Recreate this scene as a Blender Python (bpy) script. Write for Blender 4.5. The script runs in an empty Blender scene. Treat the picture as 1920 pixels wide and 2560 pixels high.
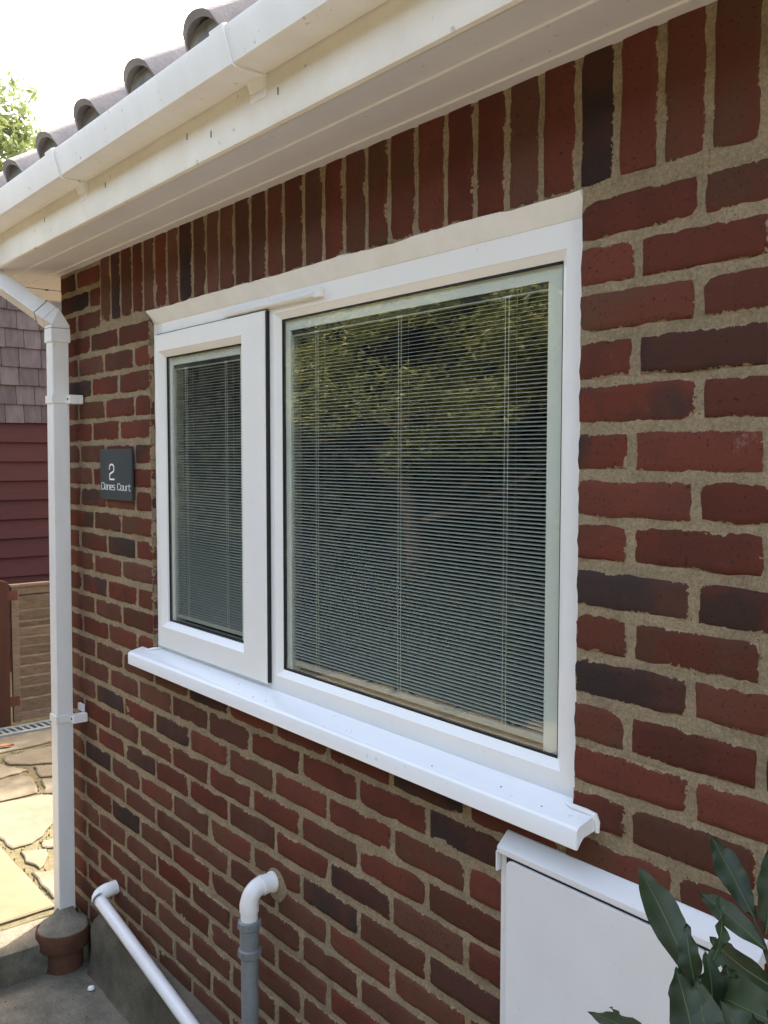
import bpy, bmesh, math, random
from mathutils import Vector, Matrix, noise

sc = bpy.context.scene
C = sc.collection
rnd = random.Random(7)

# ------------------------------------------------------------------ camera
F_PX = 2300.0
yaw, pitch, roll = -0.88627, -0.05982, 0.00104
fw = Vector((math.sin(yaw)*math.cos(pitch), math.cos(yaw)*math.cos(pitch), math.sin(pitch)))
rt = Vector((math.cos(yaw), -math.sin(yaw), 0.0))
up = rt.cross(fw)
rt2 = rt*math.cos(roll) + up*math.sin(roll)
up2 = -rt*math.sin(roll) + up*math.cos(roll)
cam_d = bpy.data.cameras.new('camera')
cam = bpy.data.objects.new('camera', cam_d); C.objects.link(cam)
m = Matrix((rt2, up2, -fw)).transposed().to_4x4()
m.translation = Vector((0.98382, -1.22042, 0.02876))
cam.matrix_world = m
cam_d.sensor_fit = 'VERTICAL'; cam_d.sensor_height = 36.0; cam_d.sensor_width = 27.0
cam_d.lens = 36.0*F_PX/2560.0
cam_d.clip_start = 0.02; cam_d.clip_end = 400
sc.camera = cam

# ------------------------------------------------------------------ sky, sun, exposure
SUN_EL = math.radians(50)
SUN_AZ = math.atan2(-0.5, 0.87)            # from +Y towards +X (sun stands behind the house, to the left)
w = bpy.data.worlds.new('World'); sc.world = w; w.use_nodes = True
nt = w.node_tree; nt.nodes.clear()
out = nt.nodes.new('ShaderNodeOutputWorld'); bg = nt.nodes.new('ShaderNodeBackground')
sky = nt.nodes.new('ShaderNodeTexSky'); sky.sky_type = 'NISHITA'; sky.sun_disc = False
sky.sun_elevation = SUN_EL; sky.sun_rotation = SUN_AZ
sky.air_density = 1.0; sky.dust_density = 4.0; sky.ozone_density = 1.0; sky.altitude = 30
bg.inputs['Strength'].default_value = 0.15
sky_tint = nt.nodes.new('ShaderNodeMix'); sky_tint.data_type = 'RGBA'; sky_tint.blend_type = 'MULTIPLY'; sky_tint.inputs[0].default_value = 1.0
sky_tint.inputs[7].default_value = (1.0, 0.88, 0.735, 1)          # warm tint multiplied over the sky to offset its blue light
nt.links.new(sky.outputs[0], sky_tint.inputs[6]); nt.links.new(sky_tint.outputs[2], bg.inputs[0]); nt.links.new(bg.outputs[0], out.inputs[0])
sd = bpy.data.lights.new('sun', 'SUN'); sd.energy = 2.0; sd.angle = math.radians(0.53); sd.color = (1.0, 0.93, 0.82)
sun = bpy.data.objects.new('sun', sd); C.objects.link(sun)
tosun = Vector((math.sin(SUN_AZ)*math.cos(SUN_EL), math.cos(SUN_AZ)*math.cos(SUN_EL), math.sin(SUN_EL)))
sun.rotation_euler = tosun.to_track_quat('Z', 'Y').to_euler()
sun.location = (0, 0, 20)
vs = sc.view_settings
vs.view_transform = 'Standard'; vs.look = 'None'; vs.gamma = 1.0; vs.exposure = 3.12; vs.use_curve_mapping = False

# ------------------------------------------------------------------ materials
def mat(name, col, rough=0.6, spec=0.4, col2=None, nscale=8.0, namt=1.0, bump=0.0, bscale=60.0, bdist=0.002,
        rand=0.0, speck=0.0, speck_scale=90.0, speck_col=(0.05, 0.045, 0.04), streak=None, detail=5.0, grain=0.0, gscale=320.0):
    mt = bpy.data.materials.new(name); mt.use_nodes = True
    n = mt.node_tree; L = n.links
    p = n.nodes['Principled BSDF']
    p.inputs['Roughness'].default_value = rough
    p.inputs['Specular IOR Level'].default_value = spec
    geo = n.nodes.new('ShaderNodeNewGeometry')
    pos = geo.outputs['Position']
    cur = None
    rgb = n.nodes.new('ShaderNodeRGB'); rgb.outputs[0].default_value = (*col, 1); cur = rgb.outputs[0]
    if streak:
        mp = n.nodes.new('ShaderNodeMapping'); mp.inputs['Scale'].default_value = streak
        L.new(pos, mp.inputs[0]); pos2 = mp.outputs[0]
    else:
        pos2 = pos
    if col2:
        nz = n.nodes.new('ShaderNodeTexNoise'); nz.inputs['Scale'].default_value = nscale; nz.inputs['Detail'].default_value = detail
        nz.inputs['Roughness'].default_value = 0.65
        L.new(pos2, nz.inputs['Vector'])
        mr = n.nodes.new('ShaderNodeMapRange'); mr.inputs[1].default_value = 0.35; mr.inputs[2].default_value = 0.68
        mr.inputs[4].default_value = namt
        L.new(nz.outputs[0], mr.inputs[0])
        mx = n.nodes.new('ShaderNodeMix'); mx.data_type = 'RGBA'
        L.new(mr.outputs[0], mx.inputs[0]); L.new(cur, mx.inputs[6]); mx.inputs[7].default_value = (*col2, 1)
        cur = mx.outputs[2]
    if speck > 0:
        nz = n.nodes.new('ShaderNodeTexNoise'); nz.inputs['Scale'].default_value = speck_scale; nz.inputs['Detail'].default_value = 2
        L.new(pos, nz.inputs['Vector'])
        mr = n.nodes.new('ShaderNodeMapRange'); mr.inputs[1].default_value = 0.70; mr.inputs[2].default_value = 0.74
        mr.inputs[4].default_value = speck
        L.new(nz.outputs[0], mr.inputs[0])
        mx = n.nodes.new('ShaderNodeMix'); mx.data_type = 'RGBA'
        L.new(mr.outputs[0], mx.inputs[0]); L.new(cur, mx.inputs[6]); mx.inputs[7].default_value = (*speck_col, 1)
        cur = mx.outputs[2]
    if grain > 0:
        nz = n.nodes.new('ShaderNodeTexNoise'); nz.inputs['Scale'].default_value = gscale; nz.inputs['Detail'].default_value = 6
        nz.inputs['Roughness'].default_value = 0.8
        L.new(pos, nz.inputs['Vector'])
        mr = n.nodes.new('ShaderNodeMapRange'); mr.inputs[1].default_value = 0.3; mr.inputs[2].default_value = 0.7
        mr.inputs[3].default_value = 1-grain; mr.inputs[4].default_value = 1+grain
        L.new(nz.outputs[0], mr.inputs[0])
        hs = n.nodes.new('ShaderNodeHueSaturation'); L.new(mr.outputs[0], hs.inputs['Value']); L.new(cur, hs.inputs['Color'])
        cur = hs.outputs[0]
    if rand > 0:
        oi = n.nodes.new('ShaderNodeObjectInfo')
        mr = n.nodes.new('ShaderNodeMapRange'); mr.inputs[3].default_value = 1-rand; mr.inputs[4].default_value = 1+rand
        L.new(oi.outputs['Random'], mr.inputs[0])
        hs = n.nodes.new('ShaderNodeHueSaturation'); L.new(mr.outputs[0], hs.inputs['Value']); L.new(cur, hs.inputs['Color'])
        cur = hs.outputs[0]
    L.new(cur, p.inputs['Base Color'])
    if bump > 0:
        nz = n.nodes.new('ShaderNodeTexNoise'); nz.inputs['Scale'].default_value = bscale; nz.inputs['Detail'].default_value = 8
        nz.inputs['Roughness'].default_value = 0.7
        L.new(pos2, nz.inputs['Vector'])
        b = n.nodes.new('ShaderNodeBump'); b.inputs['Strength'].default_value = bump; b.inputs['Distance'].default_value = bdist
        L.new(nz.outputs[0], b.inputs['Height']); L.new(b.outputs[0], p.inputs['Normal'])
    return mt

MORTAR = (0.300, 0.232, 0.145)

def brick_mat(name, a, b, speckle=0.42):
    """fired clay: two colours in clouds, darker pits, mortar smeared raggedly over the arrises"""
    mt = bpy.data.materials.new(name); mt.use_nodes = True
    n = mt.node_tree; L = n.links; N = n.nodes.new
    p = n.nodes['Principled BSDF']; p.inputs['Roughness'].default_value = 0.9; p.inputs['Specular IOR Level'].default_value = 0.04
    geo = N('ShaderNodeNewGeometry'); oi = N('ShaderNodeObjectInfo')
    add = N('ShaderNodeVectorMath'); add.operation = 'SCALE'; add.inputs['Scale'].default_value = 13.0
    comb = N('ShaderNodeCombineXYZ')
    for i in range(3): L.new(oi.outputs['Random'], comb.inputs[i])
    L.new(comb.outputs[0], add.inputs[0])
    va = N('ShaderNodeVectorMath'); va.operation = 'ADD'; L.new(geo.outputs['Position'], va.inputs[0]); L.new(add.outputs[0], va.inputs[1])
    def noise_node(scale, detail, rough, vec):
        z = N('ShaderNodeTexNoise'); z.inputs['Scale'].default_value = scale; z.inputs['Detail'].default_value = detail
        z.inputs['Roughness'].default_value = rough; L.new(vec, z.inputs['Vector']); return z.outputs[0]
    def rng(v, lo, hi, o1=0.0, o2=1.0):
        r = N('ShaderNodeMapRange'); r.inputs[1].default_value = lo; r.inputs[2].default_value = hi
        r.inputs[3].default_value = o1; r.inputs[4].default_value = o2; L.new(v, r.inputs[0]); return r.outputs[0]
    def mix(f, c1, c2):
        x = N('ShaderNodeMix'); x.data_type = 'RGBA'; L.new(f, x.inputs[0])
        for i, c in ((6, c1), (7, c2)):
            if isinstance(c, tuple): x.inputs[i].default_value = (*c, 1)
            else: L.new(c, x.inputs[i])
        return x.outputs[2]
    base = mix(rng(noise_node(7, 3, 0.55, va.outputs[0]), 0.44, 0.58), a, b)
    hs = N('ShaderNodeHueSaturation'); L.new(base, hs.inputs['Color'])
    L.new(rng(oi.outputs['Random'], 0, 1, 0.86, 1.26), hs.inputs['Value'])
    c = hs.outputs[0]
    pale = tuple(min(1, x*1.9+0.03) for x in a)
    c = mix(rng(noise_node(70, 6, 0.75, va.outputs[0]), 0.60, 0.78, 0, 0.38), c, pale)
    c = mix(rng(noise_node(160, 3, 0.6, va.outputs[0]), 0.61, 0.71, 0, 0.75), c, (0.018, 0.014, 0.012))
    # mortar smear on the arris
    at = N('ShaderNodeAttribute'); at.attribute_name = 'edge'
    en = noise_node(110, 5, 0.7, geo.outputs['Position']); en2 = noise_node(16, 3, 0.5, geo.outputs['Position'])
    s = N('ShaderNodeMath'); s.operation = 'ADD'; L.new(rng(en, 0.3, 0.7, -0.34, 0.34), s.inputs[0]); L.new(rng(en2, 0.35, 0.75, -0.30, 0.50), s.inputs[1])
    d = N('ShaderNodeMath'); d.operation = 'SUBTRACT'; L.new(s.outputs[0], d.inputs[0]); L.new(at.outputs['Fac'], d.inputs[1])
    c = mix(rng(d.outputs[0], -0.02, 0.06), c, (MORTAR[0]*0.92, MORTAR[1]*0.9, MORTAR[2]*0.9))
    # white lime bloom in a few places
    c = mix(rng(noise_node(5.5, 6, 0.78, geo.outputs['Position']), 0.66, 0.80, 0, speckle), c, (0.42, 0.36, 0.33))
    L.new(c, p.inputs['Base Color'])
    bz = noise_node(140, 8, 0.75, va.outputs[0]); bz2 = noise_node(35, 3, 0.5, va.outputs[0])
    sm = N('ShaderNodeMath'); sm.operation = 'ADD'; L.new(bz, sm.inputs[0]); L.new(bz2, sm.inputs[1])
    bp = N('ShaderNodeBump'); bp.inputs['Strength'].default_value = 0.8; bp.inputs['Distance'].default_value = 0.0016
    L.new(sm.outputs[0], bp.inputs['Height']); L.new(bp.outputs[0], p.inputs['Normal'])
    return mt

def glass_mat(name, tint=(1, 1, 1), ior=1.5):
    mt = bpy.data.materials.new(name); mt.use_nodes = True
    n = mt.node_tree; L = n.links; n.nodes.clear(); N = n.nodes.new
    o = N('ShaderNodeOutputMaterial'); t = N('ShaderNodeBsdfTransparent'); t.inputs[0].default_value = (*tint, 1)
    g = N('ShaderNodeBsdfGlossy'); g.inputs['Roughness'].default_value = 0.0
    geo = N('ShaderNodeNewGeometry')
    dt = N('ShaderNodeVectorMath'); dt.operation = 'DOT_PRODUCT'; L.new(geo.outputs['Incoming'], dt.inputs[0]); L.new(geo.outputs['Normal'], dt.inputs[1])
    ab = N('ShaderNodeMath'); ab.operation = 'ABSOLUTE'; L.new(dt.outputs['Value'], ab.inputs[0])
    om = N('ShaderNodeMath'); om.operation = 'SUBTRACT'; om.inputs[0].default_value = 1.0; L.new(ab.outputs[0], om.inputs[1])
    pw = N('ShaderNodeMath'); pw.operation = 'POWER'; pw.inputs[1].default_value = 5.0; L.new(om.outputs[0], pw.inputs[0])
    fr = N('ShaderNodeMath'); fr.operation = 'MULTIPLY_ADD'; fr.inputs[1].default_value = 0.92; fr.inputs[2].default_value = 0.045; L.new(pw.outputs[0], fr.inputs[0])
    tc = N('ShaderNodeTexNoise'); tc.inputs['Scale'].default_value = 2.2
    L.new(geo.outputs['Position'], tc.inputs['Vector'])
    b = N('ShaderNodeBump'); b.inputs['Strength'].default_value = 0.12; b.inputs['Distance'].default_value = 0.003
    L.new(tc.outputs[0], b.inputs['Height']); L.new(b.outputs[0], g.inputs['Normal'])
    mx = N('ShaderNodeMixShader')
    ml = N('ShaderNodeMath'); ml.operation = 'MULTIPLY'; ml.inputs[1].default_value = 2.5; ml.use_clamp = True
    L.new(fr.outputs[0], ml.inputs[0]); L.new(ml.outputs[0], mx.inputs[0]); L.new(t.outputs[0], mx.inputs[1]); L.new(g.outputs[0], mx.inputs[2])
    L.new(mx.outputs[0], o.inputs[0]); return mt

def leaf_mat(name, c1, c2, rough=0.4, trans=0.25):
    mt = bpy.data.materials.new(name); mt.use_nodes = True
    n = mt.node_tree; L = n.links; N = n.nodes.new
    p = n.nodes['Principled BSDF']; o = n.nodes['Material Output']
    p.inputs['Roughness'].default_value = rough; p.inputs['Specular IOR Level'].default_value = 0.1 if rough > 0.65 else 0.4
    geo = N('ShaderNodeNewGeometry')
    z = N('ShaderNodeTexNoise'); z.inputs['Scale'].default_value = 14; z.inputs['Detail'].default_value = 4
    L.new(geo.outputs['Position'], z.inputs['Vector'])
    a = N('ShaderNodeMath'); a.operation = 'ADD'; L.new(z.outputs[0], a.inputs[0]); L.new(geo.outputs['Random Per Island'], a.inputs[1])
    r = N('ShaderNodeMapRange'); r.inputs[1].default_value = 0.4; r.inputs[2].default_value = 1.2; L.new(a.outputs[0], r.inputs[0])
    x = N('ShaderNodeMix'); x.data_type = 'RGBA'; L.new(r.outputs[0], x.inputs[0]); x.inputs[6].default_value = (*c1, 1); x.inputs[7].default_value = (*c2, 1)
    L.new(x.outputs[2], p.inputs['Base Color'])
    tr = N('ShaderNodeBsdfTranslucent'); L.new(x.outputs[2], tr.inputs[0])
    mx = N('ShaderNodeMixShader'); mx.inputs[0].default_value = trans
    L.new(p.outputs[0], mx.inputs[1]); L.new(tr.outputs[0], mx.inputs[2]); L.new(mx.outputs[0], o.inputs[0])
    return mt

M = {}
M['red'] = brick_mat('brick_red', (0.116, 0.037, 0.025), (0.094, 0.034, 0.024))
M['brown'] = brick_mat('brick_brown', (0.090, 0.042, 0.027), (0.104, 0.036, 0.024))
M['dull'] = brick_mat('brick_dull', (0.104, 0.048, 0.033), (0.092, 0.040, 0.028))
M['mixed'] = brick_mat('brick_mixed', (0.108, 0.033, 0.022), (0.052, 0.031, 0.025))
M['dark'] = brick_mat('brick_dark', (0.041, 0.028, 0.025), (0.068, 0.032, 0.024))
M['mortar'] = mat('mortar_sand', MORTAR, 0.95, 0.1, (0.20, 0.155, 0.098), 12, 0.9, bump=1.0, bscale=260, bdist=0.0022,
                  speck=0.8, speck_scale=190, speck_col=(0.045, 0.035, 0.022), detail=8, grain=0.42, gscale=185.0)
M['upvc'] = mat('upvc_white', (0.80, 0.79, 0.765), 0.28, 0.5, (0.74, 0.725, 0.69), 3.5, 0.5, speck=0.15, speck_scale=75, speck_col=(0.40, 0.38, 0.33))
M['upvc_sill'] = mat('upvc_sill_white', (0.82, 0.82, 0.82), 0.22, 0.5, (0.76, 0.76, 0.75), 5, 0.5, speck=0.25, speck_scale=48, speck_col=(0.25, 0.23, 0.2))
M['sealant'] = mat('sealant_white', (0.82, 0.81, 0.79), 0.5, 0.3, (0.72, 0.70, 0.66), 12, 0.7, bump=0.4, bscale=40)
M['fascia'] = mat('fascia_white', (0.80, 0.76, 0.68), 0.35, 0.4, (0.66, 0.61, 0.51), 3.4, 0.9, speck=0.5, speck_scale=38, speck_col=(0.30, 0.26, 0.2), streak=(1, 1, 1))
M['soffit'] = mat('soffit_white', (0.70, 0.685, 0.70), 0.4, 0.4, (0.61, 0.59, 0.60), 2.2, 0.7, speck=0.35, speck_scale=60, speck_col=(0.3, 0.27, 0.24))
M['gutter'] = mat('gutter_plastic', (0.83, 0.83, 0.83), 0.3, 0.5, (0.74, 0.73, 0.70), 4, 0.6, speck=0.5, speck_scale=60, speck_col=(0.3, 0.28, 0.24), streak=(2.5, 1, 0.6))
M['downpipe'] = mat('downpipe_plastic', (0.74, 0.73, 0.715), 0.32, 0.5, (0.62, 0.60, 0.57), 7, 0.7, speck=0.3, speck_scale=85, speck_col=(0.2, 0.18, 0.15), streak=(1, 1, 0.35))
M['cabinet'] = mat('cabinet_grp', (0.73, 0.72, 0.715), 0.5, 0.35, (0.65, 0.64, 0.63), 2.5, 0.8, speck=0.2, speck_scale=60, speck_col=(0.4,0.38,0.35), bump=0.12, bscale=350, bdist=0.0006)
M['waste'] = mat('waste_white', (0.78, 0.76, 0.75), 0.3, 0.5, (0.66, 0.63, 0.6), 9, 0.6, speck=0.2, speck_scale=90)
M['greypipe'] = mat('waste_grey', (0.20, 0.215, 0.22), 0.45, 0.45, (0.15, 0.16, 0.165), 22, 0.9, bump=0.2, bscale=120)
M['spacer'] = mat('spacer_grey', (0.70, 0.72, 0.67), 0.5, 0.3, (0.64, 0.67, 0.62), 5, 0.4)
M['slat'] = mat('blind_slat', (0.39, 0.405, 0.375), 0.4, 0.4, rand=0.04)
M['cord'] = mat('blind_cord', (0.62, 0.62, 0.54), 0.8, 0.2)
M['gasket'] = mat('gasket_black', (0.012, 0.012, 0.014), 0.6, 0.3)
M['glass'] = glass_mat('window_glass', (0.95, 0.97, 0.93))
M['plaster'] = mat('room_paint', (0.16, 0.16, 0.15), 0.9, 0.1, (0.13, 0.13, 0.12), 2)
M['slate'] = mat('sign_slate', (0.028, 0.034, 0.040), 0.55, 0.35, (0.036, 0.040, 0.044), 20, 0.8, bump=0.25, bscale=90)
M['letter'] = mat('sign_letter', (0.78, 0.79, 0.78), 0.6, 0.2)
M['clay'] = mat('fired_clay', (0.125, 0.058, 0.034), 0.85, 0.12, (0.070, 0.036, 0.025), 14, 0.9, bump=0.35, bscale=70, speck=0.4)
M['concrete'] = mat('old_concrete', (0.20, 0.178, 0.138), 0.95, 0.08, (0.10, 0.093, 0.072), 11, 0.95, bump=0.9, bscale=80, bdist=0.004, speck=0.85, speck_scale=75, speck_col=(0.04, 0.035, 0.027), detail=9, grain=0.3, gscale=140)
M['plinth'] = mat('plinth_render', (0.150, 0.128, 0.092), 0.95, 0.08, (0.080, 0.070, 0.052), 9, 0.95, bump=0.9, bscale=60, bdist=0.004, detail=9, speck=0.6, speck_scale=85, grain=0.25, gscale=150)
M['slab'] = mat('paving_slab', (0.175, 0.145, 0.092), 0.9, 0.15, (0.135, 0.112, 0.070), 7, 0.9, bump=0.5, bscale=120, bdist=0.002, speck=0.4, speck_scale=120, speck_col=(0.25, 0.2, 0.13), detail=8)
M['crazy'] = mat('crazy_stone', (0.125, 0.110, 0.080), 0.9, 0.15, (0.185, 0.163, 0.115), 9, 0.8, bump=0.6, bscale=70, bdist=0.003, speck=0.5, speck_scale=90, speck_col=(0.14, 0.12, 0.09), rand=0.12, detail=8)
M['soil'] = mat('joint_soil', (0.14, 0.118, 0.075), 0.95, 0.1, (0.085, 0.082, 0.035), 25, 0.9, bump=1.0, bscale=120, bdist=0.006, speck=0.8, speck_scale=140, speck_col=(0.16, 0.135, 0.095))
M['earth'] = mat('ground_earth', (0.22, 0.20, 0.15), 0.95, 0.1, (0.14, 0.13, 0.09), 2, 0.9)
M['pale_path'] = mat('pale_path', (0.17, 0.155, 0.125), 0.95, 0.1, (0.13, 0.115, 0.09), 4, 0.9)
M['drain'] = mat('drain_plastic', (0.23, 0.25, 0.24), 0.55, 0.4, (0.17, 0.18, 0.17), 12, 0.8)
M['black'] = mat('dark_void', (0.015, 0.015, 0.013), 0.9, 0.1)
M['lapwood'] = mat('weathered_larch', (0.190, 0.140, 0.098), 0.85, 0.15, (0.110, 0.080, 0.060), 9, 0.9, bump=0.5, bscale=40, bdist=0.002, rand=0.14, streak=(1, 2.2, 9), detail=6)
M['postwood'] = mat('stained_post', (0.070, 0.029, 0.020), 0.85, 0.1, (0.050, 0.028, 0.019), 7, 0.9, bump=0.4, bscale=40, streak=(6, 6, 0.8))
M['hinge'] = mat('rusty_hinge', (0.12, 0.040, 0.028), 0.8, 0.2, (0.075, 0.035, 0.026), 60, 0.9)
M['shingle'] = mat('grey_shingle', (0.078, 0.058, 0.056), 0.85, 0.12, (0.115, 0.090, 0.086), 6, 0.9, bump=0.5, bscale=50, rand=0.22, streak=(2, 4, 1.2))
M['boarding'] = mat('maroon_board', (0.066, 0.023, 0.021), 0.8, 0.12, (0.050, 0.021, 0.019), 5, 0.8, bump=0.3, bscale=30, rand=0.10, streak=(2, 1, 9))
M['rooftile'] = mat('roof_tile', (0.21, 0.195, 0.195), 0.85, 0.2, (0.34, 0.30, 0.26), 8, 0.7, bump=0.8, bscale=70, bdist=0.004, rand=0.12, speck=0.4, speck_col=(0.3, 0.28, 0.2), detail=8)
M['tilemortar'] = mat('tile_bedding', (0.16, 0.15, 0.14), 0.95, 0.1, (0.26, 0.24, 0.2), 20, 0.9, bump=0.8, bscale=80)
M['bark'] = mat('bark', (0.06, 0.045, 0.03), 0.9, 0.2, (0.035, 0.028, 0.02), 12, 0.9, bump=0.8, bscale=30, bdist=0.01)
M['twig'] = mat('green_twig', (0.055, 0.060, 0.028), 0.7, 0.3, (0.06, 0.04, 0.028), 18, 0.9)
M['leaf'] = leaf_mat('laurel_leaf', (0.014, 0.027, 0.012), (0.026, 0.042, 0.014), 0.5, 0.15)
M['leafpale'] = leaf_mat('laurel_leaf_pale', (0.024, 0.046, 0.020), (0.034, 0.056, 0.021), 0.5, 0.15)
M['rib'] = mat('leaf_rib', (0.075, 0.105, 0.042), 0.5, 0.3)
M['hedge'] = leaf_mat('hedge_leaf', (0.09, 0.12, 0.025), (0.26, 0.27, 0.08), 0.5, 0.3)
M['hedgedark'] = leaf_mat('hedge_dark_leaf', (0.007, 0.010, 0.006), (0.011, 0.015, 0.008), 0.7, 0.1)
M['treeleaf'] = leaf_mat('tree_leaf', (0.10, 0.15, 0.05), (0.17, 0.20, 0.07), 0.5, 0.4)
M['dryleaf'] = mat('dry_leaf', (0.26, 0.10, 0.04), 0.8, 0.2, (0.24, 0.10, 0.05), 60, 0.9)

# ------------------------------------------------------------------ mesh helpers
WP = {}   # world position of every parent
class MB:
    def __init__(s): s.v = []; s.f = []; s.attr = None
    def add(s, vs_, fs):
        o = len(s.v); s.v += [tuple(x) for x in vs_]; s.f += [tuple(i+o for i in f) for f in fs]; return s
    def box(s, x0, x1, y0, y1, z0, z1):
        return s.add([(x0,y0,z0),(x1,y0,z0),(x1,y1,z0),(x0,y1,z0),(x0,y0,z1),(x1,y0,z1),(x1,y1,z1),(x0,y1,z1)],
                     [(0,3,2,1),(4,5,6,7),(0,1,5,4),(1,2,6,5),(2,3,7,6),(3,0,4,7)])
    def prism(s, prof, axis, a, b):
        """prof: closed list of 2D points, extruded along axis ('x','y','z')"""
        n = len(prof)
        def P(p, t):
            return {'x': (t, p[0], p[1]), 'y': (p[0], t, p[1]), 'z': (p[0], p[1], t)}[axis]
        vs_ = [P(p, a) for p in prof] + [P(p, b) for p in prof]
        fs = [(i, (i+1) % n, (i+1) % n + n, i+n) for i in range(n)] + [tuple(range(n-1, -1, -1)), tuple(range(n, 2*n))]
        return s.add(vs_, fs)
    def tube(s, pts, radii, seg=16, cap=True, sq=None):
        pts = [Vector(p) for p in pts]
        if not isinstance(radii, (list, tuple)): radii = [radii]*len(pts)
        rings = []; ref = None
        for i, p in enumerate(pts):
            t = (pts[min(i+1, len(pts)-1)]-pts[max(i-1, 0)]).normalized()
            if ref is None:
                ref = Vector((0, 0, 1)) if abs(t.z) < 0.9 else Vector((1, 0, 0))
            u = (ref - t*ref.dot(t)).normalized(); v = t.cross(u); ref = u
            rings.append([p + (u*math.cos(2*math.pi*k/seg) + v*math.sin(2*math.pi*k/seg))*radii[i] for k in range(seg)])
        o = len(s.v)
        for r in rings: s.v += [tuple(q) for q in r]
        for i in range(len(pts)-1):
            for k in range(seg):
                a = o+i*seg+k; b = o+i*seg+(k+1) % seg
                s.f.append((a, b, b+seg, a+seg))
        if cap:
            s.f.append(tuple(o+k for k in range(seg-1, -1, -1))); s.f.append(tuple(o+(len(pts)-1)*seg+k for k in range(seg)))
        return s
    def lathe(s, cx, cy, prof, seg=40):
        o = len(s.v)
        for r, z in prof: s.v += [(cx+r*math.cos(2*math.pi*k/seg), cy+r*math.sin(2*math.pi*k/seg), z) for k in range(seg)]
        for i in range(len(prof)-1):
            for k in range(seg):
                a = o+i*seg+k; b = o+i*seg+(k+1) % seg; s.f.append((a, b, b+seg, a+seg))
        s.f.append(tuple(o+k for k in range(seg-1, -1, -1))); s.f.append(tuple(o+(len(prof)-1)*seg+k for k in range(seg)))
        return s
    def build(s, name, material, parent=None, smooth=False, bevel=0.0, **props):
        xs = [v[0] for v in s.v]; ys = [v[1] for v in s.v]; zs = [v[2] for v in s.v]
        c = Vector(((min(xs)+max(xs))/2, (min(ys)+max(ys))/2, min(zs)))
        me = bpy.data.meshes.new(name)
        me.from_pydata([(v[0]-c.x, v[1]-c.y, v[2]-c.z) for v in s.v], [], s.f)
        if bevel > 0:
            bm = bmesh.new(); bm.from_mesh(me)
            bmesh.ops.remove_doubles(bm, verts=bm.verts, dist=1e-6)
            bm.normal_update()
            ed = [e for e in bm.edges if len(e.link_faces) == 2 and e.calc_face_angle(0) > 0.5]
            bmesh.ops.bevel(bm, geom=ed, offset=bevel, segments=2, profile=0.6, affect='EDGES', clamp_overlap=True)
            bm.to_mesh(me); bm.free()
        if s.attr is not None:
            a = me.attributes.new('edge', 'FLOAT', 'POINT'); a.data.foreach_set('value', s.attr)
        if smooth:
            me.shade_smooth()
            try: me.set_sharp_from_angle(angle=math.radians(38))
            except Exception: pass
        me.update()
        me.materials.append(material)
        return place(name, me, c, parent, **props)

def place(name, me, c, parent=None, rot=None, **props):
    o = bpy.data.objects.new(name, me); C.objects.link(o)
    if parent is not None:
        o.parent = parent; o.location = Vector(c)-WP[parent.name]
    else:
        o.location = c
    if rot: o.rotation_euler = rot
    WP[o.name] = Vector(c)
    for k, v in props.items(): o[k] = v
    return o

def thing(name, loc, label, category, group=None):
    o = bpy.data.objects.new(name, None); o.empty_display_size = 0.1; C.objects.link(o); o.location = loc
    WP[o.name] = Vector(loc)
    o['label'] = label; o['category'] = category
    if group: o['group'] = group
    return o

def nz(x, y, z=0.0, s=1.0): return noise.noise(Vector((x*s, y*s, z*s)))

GZ = -1.75      # lower path
PZ = -1.63      # raised patio
# ================================================================== HOUSE
house = thing('brick_house', (-0.6, 0.0, GZ), 'red brick bungalow with white window, white soffit and pantile roof', 'house')

# ---- mortar bed of the wall (relief mesh with a hole for the window)
XC = -2.36; WX0, WX1, WZ0, WZ1 = -1.633, 0.0, -0.567, 0.463
wall = None
def build_mortar():
    mb = MB()
    def grid(x0, x1, z0, z1, st):
        nx = max(1, round((x1-x0)/st)); nzr = max(1, round((z1-z0)/st)); o = len(mb.v)
        for j in range(nzr+1):
            for i in range(nx+1):
                x = x0+(x1-x0)*i/nx; z = z0+(z1-z0)*j/nzr
                y = 0.0022 + 0.0026*nz(x, z, 0, 20) + 0.0016*nz(x, z, 3, 65)
                mb.v.append((x, y, z))
        for j in range(nzr):
            for i in range(nx):
                a = o+j*(nx+1)+i; mb.f.append((a, a+1, a+nx+2, a+nx+1))
    T = 0.70; B = -1.70
    grid(XC, WX0, B, T, 0.011); grid(WX1, 0.62, B, T, 0.009)
    grid(WX0, WX1, WZ1, T, 0.011); grid(WX0, WX1, B, WZ0, 0.011)
    grid(0.62, 2.4, B, T, 0.05)
    # reveals and the core behind the relief
    mb.box(WX0-0.03, WX0-0.003, 0.006, 0.095, WZ0, WZ1)
    mb.box(WX1+0.003, WX1+0.03, 0.006, 0.095, WZ0, WZ1)
    mb.box(WX0, WX1, 0.006, 0.095, WZ1+0.003, WZ1+0.03)
    mb.box(WX0, WX1, 0.008, 0.095, WZ0-0.03, WZ0-0.003)
    mb.box(XC+0.002, XC+0.03, 0.008, 3.5, -1.74, 0.70)
    return mb.build('wall', M['mortar'], house, smooth=False)
wall = build_mortar()

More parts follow.
